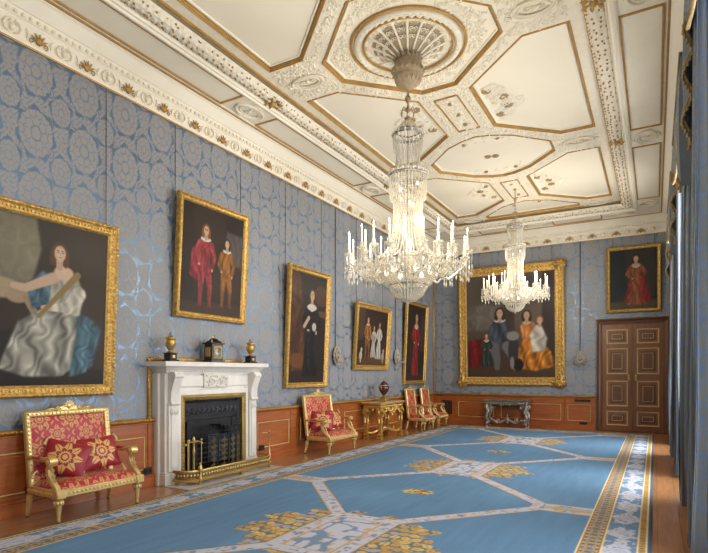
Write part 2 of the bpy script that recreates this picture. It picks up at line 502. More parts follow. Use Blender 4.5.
def Fc(z): return lambda x, y, h: (x, y, z-h)
gm = MB(); cm = MB()
for k, p, c in panels:
    # gilt ogee inside the edge, cream fillet outside
    gm.sweep(p+[], [(-.006,-.0),(-.004,.014),(.008,.018),(.014,.004),(.022,.002),(.028,-.016),(.034,-.02),(.036,-.045)], True, Fc(ZR))
    cm.sweep(p, [(.045,-.04),(.05,-.025),(.07,-.025),(.078,-.045)], True, Fc(ZR))
for c in (4.5, 8.7, 12.9):
    p = [(XC-.19, c-.62),(XC+.19, c-.62),(XC+.19, c+.62),(XC-.19, c+.62)]
    gm.sweep(p, [(-.012,-.005),(-.008,.02),(.008,.02),(.014,-.005)], True, Fc(ZR))
gm.build('gilt_panel_moulding', M['goldpaint'], ceil); cm.build('panel_fillet', M['cream'], ceil)

# beam: laurel torus around the field, soffit, cornice
def rect_path(o):     # runs left side (near->far), far side, right side (far->near); left of travel is outside
    return [(o, YN), (o, RL-o), (RX-o, RL-o), (RX-o, YN)]
def path_off(off): return [(off, YN), (off, RL-off), (RX-.0-off, RL-off), (RX-off, YN)]
def Fz(x, y, h): return (x, y, h)
RXs = RX-.0
tor = MB(); R0, zt = 1.07, 5.93
prof = [(-(R0-1.07)+.115*math.cos(a), zt+.10*math.sin(a)) for a in [PI*k/10 for k in range(10, 21)]]
prof = [(o, z) for o, z in prof]
tor.sweep(path_off(1.07), [(o, z) for o, z in prof]+[(.115, 6.05),(-.115, 6.05)], False, Fz, True)
tor.build('beam_torus', M['relief'], ceil)
cg = MB()
cg.sweep(path_off(1.205), [(-.016, 6.0),(-.014, 5.975),(.012, 5.97),(.018, 6.0)], False, Fz)
cg.sweep(path_off(.315), [(-.016, ZS),(-.012, ZS-.014),(.012, ZS-.014),(.016, ZS)], False, Fz)
cg.build('gilt_beam_line', M['goldpaint'], ceil)
sb = MB()
# soffit with stepped mouldings up to the torus (offset from the wall, height)
S = [(0, 5.84),(.30, ZS+.005),(.34, ZS+.005),(.345, ZS+.02),(.84, ZS+.02),(.845, ZS),(.87, ZS-.015),(.90, ZS-.02),(.915, ZS+.005),(.94, ZS+.01),(.955, ZS-.005),(.97, ZS+.02),(.975, 6.05)]
sb.sweep(path_off(0), [(-o, z) for o, z in S], False, Fz)
sb.build('soffit', M['cream'], ceil)
# laurel leaves standing on the torus
lv = MB()
def leaf(mb, p, d, n, L, W, T):
    """small pointed leaf at p, along d, raised along n"""
    p = Vector(p); d = Vector(d).normalized(); n = Vector(n).normalized(); t = d.cross(n).normalized()
    a = p+d*L*.5
    vs = [p, a+t*W*.5, p+d*L+n*T*.3, a-t*W*.5, a+n*T]
    mb.add([v[:] for v in vs], [(0,1,4),(1,2,4),(2,3,4),(3,0,4)], True)
def torus_leaves(axis, fix, a0, a1, sgn):
    x = a0; i = 0
    while x < a1:
        for k in range(5):
            ang = PI*(1.14+.18*k)
            off = .115*math.cos(ang); h = zt+.10*math.sin(ang)
            nn = (math.cos(ang), math.sin(ang))
            jit = (.045 if k % 2 else 0)
            if axis == 'y':
                leaf(lv, (fix+off, x+jit, h-.0), (0, 1, 0), (nn[0], 0, nn[1]), .085, .055, .026)
            else:
                leaf(lv, (x+jit, fix+off, h), (1, 0, 0), (0, nn[0], nn[1]), .085, .055, .026)
        x += .09
torus_leaves('y', 1.07, 2.5, RL-1.07, 1); torus_leaves('y', RX-1.07, 3.0, RL-1.07, 1); torus_leaves('x', RL-1.07, 1.07, RX-1.07, 1)
bry = MB()
def berries(axis, fix, a0, a1):
    x = a0
    while x < a1:
        for k in range(4):
            ang = PI*(1.2+.2*k)+random.uniform(-.12,.12); q = x+random.uniform(0,.12); off = .122*math.cos(ang); h = zt+.108*math.sin(ang)
            bry.ball((fix+off, q, h) if axis == 'y' else (q, fix+off, h), .014, 6, 4)
        x += .12
berries('y', 1.07, 2.8, RL-1.07); berries('y', RX-1.07, 3.0, RL-1.07); berries('x', RL-1.07, 1.07, RX-1.07)
bry.build('gilt_berries', M['goldpaint'], ceil)
lv.build('laurel_leaves', M['relief'], ceil, 0)

# cornice between the silk and the soffit
C = [(0, ZW-.03),(.03, ZW-.03),(.045, ZW),(.05, ZW+.015),(.03, ZW+.03),(.05, ZW+.09),(.075, ZW+.15),(.10, ZW+.18),(.10, ZW+.20),(.12, ZW+.21),(.145, ZW+.26),(.15, ZW+.275),(.17, ZW+.275),(.20, ZW+.31),(.24, ZW+.36),(.27, ZW+.40),(.30, ZW+.415),(.305, ZS+.02),(0, ZS+.03)]
b = MB(); b.sweep(path_off(0), [(-o, z) for o, z in C], False, Fz, True)
trim1 = struct(b.build('trim_1', M['cream'], None, 25))
b = MB(); b.sweep(path_off(0), [(-.0, ZW-.032),(-.028, ZW-.033),(-.036, ZW-.02),(-.036, ZW-.005),(-.03, ZW+.0)], False, Fz)
b.build('gilt_fillet', M['goldpaint'], trim1)
# carved frieze: alternating gilt palmettes and cream scrolled shields, and an egg course above
def spiral(mb, F, r0, r1, a0, turns, rad, n=12, seg=5):
    pts = []
    for i in range(n):
        t = i/(n-1); a = a0+turns*2*PI*t; r = r0+(r1-r0)*t
        pts.append(F(r*math.cos(a), r*math.sin(a), 0))
    mb.tube(pts, [rad*(1-.4*abs(2*i/(n-1)-1)) for i in range(n)], seg, True)
fg = MB(); fc = MB(); eg = MB()
def frieze_item(gilt, F, s=1.0):
    mb = fg if gilt else fc
    if gilt:
        for k in range(-2, 3):
            a = k*.48
            pts = [F(0, -.06, .012), F(.05*math.sin(a), -.06+.06*math.cos(a), .022), F(.105*math.sin(a)*1.1, -.055+.115*math.cos(a), .012)]
            mb.tube(pts, [.012, .015, .004], 5)
        for sg in (-1, 1):
            spiral(mb, lambda x, y, h, sg=sg: F(sg*.08+x, -.045+y, .012), .032, .008, -PI/2, 1.2*sg, .008, 9, 4)
    else:
        for sg in (-1, 1):
            pts = [F(sg*r*math.cos(t)*.95, .075*math.sin(t)-.0, .014) for r, t in [(.10, -1.3),(.11, -.7),(.10, 0),(.09, .6),(.05, 1.1),(.03, .6),(.05, .2)]]
            mb.tube(pts, [.006,.010,.012,.012,.010,.008,.006], 5)
        mb.ball(F(0, -.005, .005), (.035, .035, .05), 8, 5)
        for sg in (-1, 1):
            mb.tube([F(sg*.16, -.05, .01), F(sg*.17, .0, .016), F(sg*.145, .05, .01)], [.004,.011,.004], 4)
def Fl(y0): return lambda x, y, h: (.058+(y)*.26+h, y0+x, ZW+.095+y)
def Ff(x0): return lambda x, y, h: (x0+x, RL-.058-(y)*.26-h, ZW+.095+y)
def Fr(y0): return lambda x, y, h: (RX-.058-(y)*.26-h, y0+x, ZW+.095+y)
n = 0
y = 2.35
while y < RL-.2:
    frieze_item(n % 2 == 0, Fl(y)); n += 1; y += .30
n = 0; x = .25
while x < RX-.2:
    frieze_item(n % 2 == 1, Ff(x)); n += 1; x += .30
y = 2.4
while y < RL-.1:
    eg.box((.135, y, ZW+.235), (.035, .045, .05), .008, Matrix.Rotation(-.5, 3, 'Y')); y += .085
x = .15
while x < RX-.1:
    eg.box((x, RL-.135, ZW+.235), (.045, .035, .05), .008, Matrix.Rotation(-.5, 3, 'X')); x += .085
fg.build('gilt_palmettes', M['goldpaint'], trim1, 0); fc.build('frieze_scrolls', M['relief'], trim1, 0); eg.build('dentils', M['relief'], trim1)

# soffit panels and oval plaques
sp = MB(); spg = MB(); pq = MB()
def plaque(mb, F, a, bb):
    N = 26
    for rr, rad in ((1.0, .02), (.74, .012)):
        mb.tube([F(a*rr*math.cos(2*PI*i/N), bb*rr*math.sin(2*PI*i/N), .02) for i in range(N)], rad, 6, False, True)
    mb.sweep([(a*.98*math.cos(2*PI*i/N), bb*.98*math.sin(2*PI*i/N)) for i in range(N)], [(0, .0),(.02, .022),(min(a, bb)*.26, .01)], True, lambda x, y, h: F(x, y, h))
    for k in range(14):
        t = 2*PI*k/14; mb.ball(F(a*.87*math.cos(t), bb*.87*math.sin(t), .018), .012, 6, 4)
    for sg in (-1, 1):
        spiral(mb, lambda x, y, h, sg=sg: F(sg*a*.3+x, y, .014), min(a, bb)*.3, .01, 0, 1.3*sg, .012, 12, 5)
        mb.tube([F(sg*a*1.05, -bb*.5, .012), F(sg*a*1.3, 0, .02), F(sg*a*1.05, bb*.5, .012)], [.008,.02,.008], 5)
    mb.ball(F(0, 0, .01), (.035,.035,.03), 8, 5)
z0 = ZS+.02
cuts = [2.4, 6.6, 10.8, 15.0]
def soff(x0, x1, dirn):
    ys = [-1.8]+cuts
    for a, c in zip(ys[:-1], ys[1:]):
        p = [(x0, a+.42), (x1, a+.42), (x1, c-.42), (x0, c-.42)]
        spg.sweep(p, [(-.014, ZS+.02),(-.01, ZS),(.01, ZS),(.014, ZS+.02)], True, Fz)
soff(.375, .83, 1); soff(RX-.83, RX-.375, 1)
for y in cuts:
    for xx in (.60, RX-.60):
        plaque(pq, lambda x, yy, h, y=y, xx=xx: (xx+x, y+yy, z0-h), .16, .27)
xs = [1.3, RX/2, RX-1.3]
for xx in xs:
    plaque(pq, lambda x, yy, h, xx=xx: (xx+x, RL-.60+yy, z0-h), .27, .15)
for a, c in ((1.3, RX/2), (RX/2, RX-1.3)):
    spg.sweep([(a+.42, RL-.83), (c-.42, RL-.83), (c-.42, RL-.375), (a+.42, RL-.375)], [(-.014, ZS+.02),(-.01, ZS),(.01, ZS),(.014, ZS+.02)], True, Fz)
spg.build('gilt_soffit_moulding', M['goldpaint'], ceil)
# plaques on the ribs beside the octagons
for y in (2.4, 6.6, 10.8, 14.9):
    for s in (-1, 1):
        F = lambda x, yy, h, y=y, s=s: (XC+s*1.64+x, y+yy, ZR-h)
        plaque(pq, F, .26, .15)
        for k in range(10):
            t = 2*PI*k/10
            leaf(pq, F(.30*math.cos(t), .19*math.sin(t), .0), (math.cos(t+.5), math.sin(t+.5), 0), (0, 0, -1), .12, .06, .03)
pq.build('oval_plaque', M['relief'], ceil, 0)

# scrollwork scattered over the ribs
def inside(p, poly):
    x, y = p; c = False; n = len(poly)
    for i in range(n):
        x0, y0 = poly[i]; x1, y1 = poly[(i+1) % n]
        if (y0 > y) != (y1 > y) and x < (x1-x0)*(y-y0)/(y1-y0)+x0: c = not c
    return c
def dist_poly(p, poly):
    best = 9; px, py = p; n = len(poly)
    for i in range(n):
        x0, y0 = poly[i]; x1, y1 = poly[(i+1) % n]
        dx, dy = x1-x0, y1-y0; t = max(0, min(1, ((px-x0)*dx+(py-y0)*dy)/(dx*dx+dy*dy)))
        best = min(best, math.hypot(px-x0-t*dx, py-y0-t*dy))
    return best
sw = MB()
def motif(mb, x, y, z, s, a):
    ca, sa = math.cos(a), math.sin(a)
    F = lambda u, v, h: (x+(u*ca-v*sa)*s, y+(u*sa+v*ca)*s, z-h*s)
    spiral(mb, lambda u, v, h: F(u, v, .05), .55, .1, 0, 1.3*random.choice((-1, 1)), .17*s, 10, 5)
    for k in range(3):
        t = a+k*1.57+random.random()
        leaf(mb, F(.3*math.cos(k*1.6), .3*math.sin(k*1.6), 0), (math.cos(t), math.sin(t), 0), (0,0,-1), s*.85, s*.42, s*.42)
placed = []
step = .105
yy = 2.6
rects = [[(XC-.19, c-.62),(XC+.19, c-.62),(XC+.19, c+.62),(XC-.19, c+.62)] for c in (4.5, 8.7, 12.9)]
while yy < YF-.05:
    xx = FX0+.22
    while xx < FX1-.2:
        p = (xx+random.uniform(-.03,.03), yy+random.uniform(-.03,.03))
        near = [q for q in panels if abs(q[2][1]-yy) < 2.2]
        ok = True
        for k, poly, c in near:
            ins = inside(p, poly); dd = dist_poly(p, poly)
            if ins and k == 'oct':
                if dd < .14 or math.hypot(p[0]-XC, p[1]-6.6) < .83: ok = False
            elif ins or dd < .07: ok = False
        for r in rects:
            if dist_poly(p, r) < .06: ok = False
        for c in (2.4, 6.6, 10.8, 14.9):
            for s in (-1, 1):
                if ((p[0]-XC-s*1.64)/.3)**2+((p[1]-c)/.2)**2 < 1: ok = False
        oc = any(k == 'oct' and inside(p, poly) for k, poly, c in near)
        if ok: motif(sw, p[0], p[1], ZP if oc else ZR, .082, random.uniform(0, 6.28))
        xx += step
    yy += step
sw.build('ceiling_scrollwork', M['relief'], ceil, 0)

# leaf sprays with rosettes inside the side panels, and rosettes in the long panels
spray = MB(); ros = MB()
def rosette(mb, x, y, z, r):
    mb.lathe([(r*.3, 0), (r*.5, -.02)], 10, (x, y, z))
    for k in range(8):
        t = 2*PI*k/8
        mb.ball((x+r*.62*math.cos(t), y+r*.62*math.sin(t), z-.012), (r*.36, r*.36, .02), 6, 4)
    mb.ball((x, y, z-.025), (r*.3, r*.3, .02), 8, 4)
for c in (4.5, 8.7, 12.9):
    for s in (-1, 1):
        for i in range(64):
            u = random.uniform(0, 1); v = random.uniform(-1, 1)
            dx = .53+.55*u*(1-.55*abs(v)); dy = v*.62*(1-.3*u)
            p = (XC+s*dx, c+dy); t = math.atan2(dy*.7, s*(.4+u))+random.uniform(-.7,.7)
            leaf(spray, (p[0], p[1], ZP), (math.cos(t), math.sin(t), 0), (0,0,-1), .13, .07, .045)
            if i % 3 == 0: spiral(spray, lambda x, y, h: (p[0]+x, p[1]+y, ZP-.01), .05, .012, random.random()*6, 1.1, .011, 9, 4)
        for dx, dy in ((.60,-.42),(.80,-.13),(.80,.17),(.62,.42)):
            rosette(ros, XC+s*dx, c+dy, ZP, .085)
for c in (2.4, 10.8, 15.0):
    if c < 14: rosette(ros, XC-.07, c, ZP, .075); rosette(ros, XC+.08, c+.03, ZP, .075)
    for e in (-1, 1):
        if c > 14 and e > 0: continue
        for i in range(34):
            v = random.uniform(-1, 1); dx = v*.5
            dy = e*((1.02 if abs(dx) < .25 else 1.02-(abs(dx)-.25)*.75)-random.uniform(.03,.24))
            t = random.uniform(0, 6.28)
            leaf(spray, (XC+dx, c+dy, ZP), (math.cos(t), math.sin(t), 0), (0,0,-1), .11, .07, .03)
        for dx in (-.32, .32): rosette(ros, XC+dx, c+e*.78, ZP, .045)
for c in (4.5, 8.7, 12.9):
    for dy in (-.4, 0, .4): rosette(ros, XC, c+dy, ZR, .045); motif(spray, XC+.03, c+dy+.2, ZR, .09, random.random()*6)
spray.build('leaf_spray', M['relief'], ceil, 0); ros.build('gilt_rosette', M['bronze'], ceil)

# dome rose with fan pendant over the first chandelier
DC = (XC, 6.6)
dg = MB(); dm = MB(); dd = MB(); pend = MB()
def ring(mb, r, z, rad, n=56): mb.tube([(DC[0]+r*math.cos(2*PI*i/n), DC[1]+r*math.sin(2*PI*i/n), z) for i in range(n)], rad, 8, False, True)
ring(dg, .77, ZP-.02, .020); ring(dg, .60, ZP-.03, .016); ring(dm, .685, ZP-.01, .05)
for k in range(44):
    t = 2*PI*k/44
    leaf(dm, (DC[0]+.65*math.cos(t), DC[1]+.65*math.sin(t), ZP-.055), (math.cos(t+1.1), math.sin(t+1.1), 0), (0,0,-1), .10, .06, .035)
def fan(t, ph, lift=0):   # t 0 rim .. 1 boss
    r = .585*(1-t)**1.0+.15*t; z = ZP+.02-.20*(t**1.6)-lift
    return (DC[0]+r*math.cos(ph), DC[1]+r*math.sin(ph), z)
dd.grid(64, 9, lambda u, v: fan(v, 2*PI*u, 0), True, True)
for k in range(16):
    ph = 2*PI*k/16
    dm.tube([fan(t/8, ph, .012) for t in range(9)], [.022,.022,.020,.018,.017,.016,.015,.014,.014], 6)
    ph2 = ph+PI/16
    # scalloped head and pierced tracery in each bay
    for sg in (-1, 1):
        dm.tube([fan(.22, ph2+sg*PI/16*.85, .01), fan(.09, ph2+sg*PI/16*.75, .012), fan(.03, ph2+sg*PI/16*.35, .012), fan(.02, ph2, .012)], .014, 6)
        spiral(dm, lambda x, y, h, ph2=ph2, sg=sg: fan(.17+x/.5, ph2+sg*.07+y/.5, .012), .038, .01, 0, 1.2*sg, .010, 9, 4)
        spiral(dm, lambda x, y, h, ph2=ph2, sg=sg: fan(.40+x/.5, ph2+sg*.06+y/.42, .012), .034, .008, 0, 1.2*sg, .009, 9, 4)
        spiral(dm, lambda x, y, h, ph2=ph2, sg=sg: fan(.60+x/.5, ph2+sg*.05+y/.32, .012), .028, .008, 0, 1.2*sg, .008, 8, 4)
dd.build('dome_fan', M['fan'], ceil); dm.build('dome_ribs', M['relief'], ceil, 0); dg.build('gilt_dome_ring', M['goldpaint'], ceil)
pend.lathe([(.15, ZP-.17),(.165, ZP-.20),(.15, ZP-.235),(.185, ZP-.27),(.20, ZP-.33),(.20, ZP-.40),(.18, ZP-.43),(.185, ZP-.46),(.15, ZP-.52),(.10, ZP-.565),(.04, ZP-.60),(.0, ZP-.615)], 24, (DC[0], DC[1], 0))
for k in range(16):
    t = 2*PI*k/16
    pend.ball((DC[0]+.20*math.cos(t), DC[1]+.20*math.sin(t), ZP-.365), (.03,.03,.035), 6, 4)
    leaf(pend, (DC[0]+.18*math.cos(t), DC[1]+.18*math.sin(t), ZP-.46), (-math.cos(t)*.5, -math.sin(t)*.5, -.6), (math.cos(t), math.sin(t), -.4), .11, .06, .03)
    leaf(pend, (DC[0]+.15*math.cos(t), DC[1]+.15*math.sin(t), ZP-.24), (math.cos(t)*.4, math.sin(t)*.4, .6), (math.cos(t), math.sin(t), 0), .08, .05, .03)
pend.build('dome_pendant', M['fan'], ceil)
# gilt knots on the beam beside the octagon
kn = MB()
for (x, y) in ((1.07, 6.6), (RX-1.07, 6.6), (1.07, 10.8), (RX-1.07, 10.8)):
    for k in range(7):
        t = 2*PI*k/7
        leaf(kn, (x+.05*math.cos(t), y+.07*math.sin(t), zt-.10), (math.cos(t), math.sin(t), .1), (0,0,-1), .11, .07, .05)
    kn.ball((x, y, zt-.11), (.05,.06,.04), 8, 5)
kn.build('gilt_beam_boss', M['goldpaint'], ceil, 0)

# ------------------------------------------------------------------ dado panelling
def dado_run(name, F, a0, a1, pans, mat, proj):
    """F(along, out, z)"""
    b = MB()
    def bx(p0, p1, q0, q1, z0, z1, ch=.004):
        c0 = F(p0, q0, z0); c1 = F(p1, q1, z1); b.bb([min(i, j) for i, j in zip(c0, c1)], [max(i, j) for i, j in zip(c0, c1)], ch)
    bx(a0, a1, 0, proj, .0, ZD-.06, 0)
    bx(a0, a1, 0, proj+.03, 0, .15); bx(a0, a1, 0, proj+.018, .15, .18)
    bx(a0, a1, 0, proj+.02, ZD-.075, ZD-.055)
    for p0, p1 in pans:
        for q in ((p0-.10, p0-.055), (p1+.055, p1+.10)):
            bx(q[0], q[1], 0, proj+.012, .18, ZD-.08)
        for (z0_, z1_) in ((.20, .235), (.735, .77)): bx(p0-.05, p1+.05, 0, proj+.012, z0_, z1_)
        bx(p0+.04, p1-.04, 0, proj+.008, .29, .68)
    o = struct(b.build(name, mat))
    g = MB()
    for p0, p1 in pans:
        g.sweep([(p0, .25), (p1, .25), (p1, .715), (p0, .715)], [(0, proj),(0, proj+.012),(.006, proj+.018),(.013, proj+.012),(.015, proj)], True, lambda x, y, h: F(x, h, y))
    g.build('gilt_panel_line', M['palegold'], o)
    r = MB()
    r.sweep([(a0, ZD-.05), (a1, ZD-.05)], [(0, 0),(0, proj+.02),(.012, proj+.035),(.03, proj+.04),(.04, proj+.03),(.05, proj+.035),(.055, proj+.01),(.055, 0)], False, lambda x, y, h: F(x, h, y))
    x = a0+.03
    while x < a1:
        c = F(x, proj+.036, ZD-.025); r.ball(c, .014, 6, 4); x += .05
    r.build('gilt_dado_rail', M['gold'], o)
    return o
FL = lambda a, q, z: (q, a, z)
FF = lambda a, q, z: (a, RL-q, z)
dado_run('trim_2', FL, YN, 5.16, [(.9, 2.85), (3.05, 5.0)], M['dado'], .07)
dado_run('trim_3', FL, 7.18, 8.6, [(7.42, 8.36)], M['dado'], .07)
dado_run('trim_4', FL, 8.6, RL, [(8.8, 10.3), (10.55, 12.4), (12.65, 14.3), (14.5, 16.0)], M['dado'], .03)
dado_run('trim_5', FF, 0, 4.84, [(.86, 1.98), (2.2, 3.92), (4.1, 4.7)], M['dadox'], .04)
FR = lambda a, q, z: (RX-q, a, z)
y = YN
for i, c in enumerate(WINS+[RL+WH]):
    dado_run('trim_%d' % (6+i), FR, y, c-WH-.02, [], M['dado'], .03); y = c+WH+.02
# gilt fillets edging the silk
b = MB()
b.bb((0, RL-.05, ZD), (.035, RL-.005, ZW-.03), .006); b.bb((.005, RL-.035, ZD), (.05, RL, ZW-.03), .006)
z = ZD
while z < ZW-.05:
    b.ball((.038, RL-.038, z), (.012,.012,.03), 6, 4); z += .07
struct(b.build('trim_11', M['gold']))
b = MB()
b.bb((0, 5.10, ZD), (.04, 5.145, 1.83), .006); b.bb((0, 5.10, 1.785), (.04, 7.30, 1.83), .006); b.bb((0, 7.255, ZD), (.04, 7.30, 1.83), .006)
z = ZD
while z < 1.81:
    b.ball((.04, 5.122, z), (.012,.016,.022), 6, 4); b.ball((.04, 7.277, z), (.012,.016,.022), 6, 4); z += .055
y = 5.1
while y < 7.27: b.ball((.04, y, 1.807), (.012,.022,.016), 6, 4); y += .055
struct(b.build('trim_12', M['gold']))
# sockets, grille let into the panelling
def plate(name, c, d, label, cat, rows=2):
    b = MB(); b.box(c, d, .006); o = b.build(name, M['black'])
    ax = 0 if d[0] < d[1] else 1
    for k in range(rows):
        q = MB()
        off = (k-(rows-1)/2)*max(d[0], d[1])/rows
        if ax == 0: q.box((c[0]+d[0]/2, c[1]+off, c[2]), (.012, max(d[1]/rows*.6, .02), d[2]*.55), .003)
        else: q.box((c[0]+off, c[1]-d[1]/2, c[2]), (max(d[0]/rows*.6, .02), .012, d[2]*.55), .003)
        q.build('socket_face', M['ebony'], o)
    tag(o, label, cat)
plate('wall_socket', (.108, 5.03, .235), (.02, .13, .10), 'dark twin socket plate low on panelling left of the fireplace', 'socket')
plate('wall_socket', (.108, 7.50, .26), (.02, .14, .10), 'dark twin socket plate low on panelling right of the fireplace', 'socket')
plate('wall_socket', (4.52, RL-.062, .19), (.2, .02, .07), 'dark socket plate on the skirting near the double door', 'socket', 3)
plate('wall_vent', (4.50, RL-.062, .83), (.42, .02, .06), 'long dark vent strip under the dado rail near the double door', 'vent', 5)
b = MB(); b.bb((.32, RL-.062, .30), (.66, RL-.04, .74), .004); o = b.build('wall_grille', M['black'])
q = MB()
for k in range(7): q.bb((.33, RL-.07, .325+k*.06), (.65, RL-.058, .345+k*.06), .002)
q.bb((.48, RL-.072, .31), (.50, RL-.056, .73))
q.build('louvre', M['doordark'], o); tag(o, 'dark slatted grille in the panelling at the far left corner', 'vent')

# ------------------------------------------------------------------ double door
DX0, DX1, DH = 4.87, 6.62, 3.08
fr = MB()
Fd = lambda x, y, h: (x, RL-h, y)
fr.sweep([(DX1, 0), (DX1, DH), (DX0, DH), (DX0, 0)], [(0,0),(0,.085),(.03,.10),(.05,.08),(.09,.07),(.12,.05),(.14,.05),(.14,0)], False, Fd)
fr.bb((DX0-.02, RL-.13, DH-.01), (DX1+.02, RL, DH+.03), .01)
door = struct(fr.build('door_1', M['doordark']))
mid = (DX0+DX1)/2; iw = (DX1-DX0)/2-.14
for s in (-1, 1):
    x0, x1 = (mid-iw, mid-.006) if s < 0 else (mid+.006, mid+iw)
    d = MB(); d.bb((x0, RL-.045, .01), (x1, RL, DH-.14), .004)
    if s < 0: d.bb((mid-.03, RL-.062, .01), (mid+.02, RL-.04, DH-.14), .008)
    rows = [(.17,.57),(.70,1.40),(1.58,2.29),(2.41,2.81)]
    px0, px1 = x0+.10, x1-.10
    inn = MB(); gl = MB()
    for z0_, z1_ in rows:
        poly = [(px0, z0_), (px1, z0_), (px1, z1_), (px0, z1_)]
        gl.sweep(poly, [(.0,.045),(.002,.06),(.014,.064),(.026,.058),(.036,.045)], True, Fd)
        a = .11 if z1_-z0_ > .5 else .10
        inn.sweep([(px0+.036, z0_+.036), (px1-.036, z0_+.036), (px1-.036, z1_-.036), (px0+.036, z1_-.036)], [(0,.046),(.004,.034),(a-.03,.05),(a-.025,.058),(a,.058)], True, Fd)
        inn.bb((px0+a+.03, RL-.058, z0_+a+.03), (px1-a-.03, RL-.03, z1_-a-.03))
        gl.sweep([(px0+a+.028, z0_+a+.028), (px1-a-.028, z0_+a+.028), (px1-a-.028, z1_-a-.028), (px0+a+.028, z1_-a-.028)], [(0,.056),(.003,.064),(.012,.064),(.015,.056)], True, Fd)
    o = d.build('door_leaf', M['door'], door)
    inn.build('door_panel', M['doordark'], o); gl.build('gilt_door_moulding', M['doorgold'], o)
    h = MB(); hx = mid+s*.085
    h.box((hx, RL-.05, 1.49), (.06, .012, .16), .01); h.lathe([(.012,0),(.02,.02),(.034,.045),(.034,.06),(.02,.075),(0,.08)], 14)
    h.v[-6*14:] = [(hx+x, RL-.055-z, 1.50+y) for x, y, z in h.v[-6*14:]]
    h.build('door_knob', M['brass'], o)

# ------------------------------------------------------------------ carpet
def painter_lerp(a, b, t): return a+(b-a)*t[..., None]
def build_vgrid(name, W, H, nx, ny, F, colfn_arr, mat, parent=None, thick=0.0, edge=None):
    """flat grid with one colour per point; colfn_arr is (ny,nx,3) sRGB 0..1"""
    xs = np.linspace(0, W, nx); ys = np.linspace(0, H, ny)
    X, Y = np.meshgrid(xs, ys)
    V = np.stack(F(X, Y), -1).reshape(-1, 3).astype(np.float32)
    idx = np.arange(nx*ny).reshape(ny, nx)
    Q = np.stack([idx[:-1,:-1], idx[:-1,1:], idx[1:,1:], idx[1:,:-1]], -1).reshape(-1, 4).astype(np.int32)
    c = np.clip(colfn_arr, 0, 1)
    c = np.where(c <= .04045, c/12.92, ((c+.055)/1.055)**2.4).reshape(-1, 3)
    Cc = np.ones((len(V), 4), np.float32); Cc[:, :3] = c
    if thick:
        rim = np.concatenate([idx[0,:], idx[1:,-1], idx[-1,-2::-1], idx[-2:0:-1,0]])
        base = len(V); low = V[rim].copy(); low[:, 2] -= thick
        V = np.concatenate([V, low]); Cc = np.concatenate([Cc, Cc[rim]])
        k = np.arange(len(rim)); k2 = (k+1) % len(rim)
        Q = np.concatenate([Q, np.stack([rim[k2], rim[k], base+k, base+k2], -1).astype(np.int32)])
    me = bpy.data.meshes.new(name)
    me.vertices.add(len(V)); me.vertices.foreach_set('co', V.ravel())
    me.loops.add(Q.size); me.loops.foreach_set('vertex_index', Q.ravel())
    me.polygons.add(len(Q)); me.polygons.foreach_set('loop_start', np.arange(0, Q.size, 4, dtype=np.int32))
    try: me.polygons.foreach_set('loop_total', np.full(len(Q), 4, np.int32))
    except Exception: pass
    me.update(); me.validate()
    a = me.color_attributes.new('Col', 'FLOAT_COLOR', 'POINT'); a.data.foreach_set('color', Cc.ravel())
    me.materials.append(mat)
    o = bpy.data.objects.new(name, me); COL.objects.link(o)
    if parent: o.parent = parent
    return o
rng = np.random.default_rng(3)
def vnoise(X, Y, s, seed=0):
    r = np.random.default_rng(seed); G = r.random((64, 64))
    x = X*s; y = Y*s; xi = np.floor(x).astype(int); yi = np.floor(y).astype(int); fx = x-xi; fy = y-yi
    fx = fx*fx*(3-2*fx); fy = fy*fy*(3-2*fy)
    g = lambda a, b: G[a % 64, b % 64]
    return (g(xi, yi)*(1-fx)+g(xi+1, yi)*fx)*(1-fy)+(g(xi, yi+1)*(1-fx)+g(xi+1, yi+1)*fx)*fy

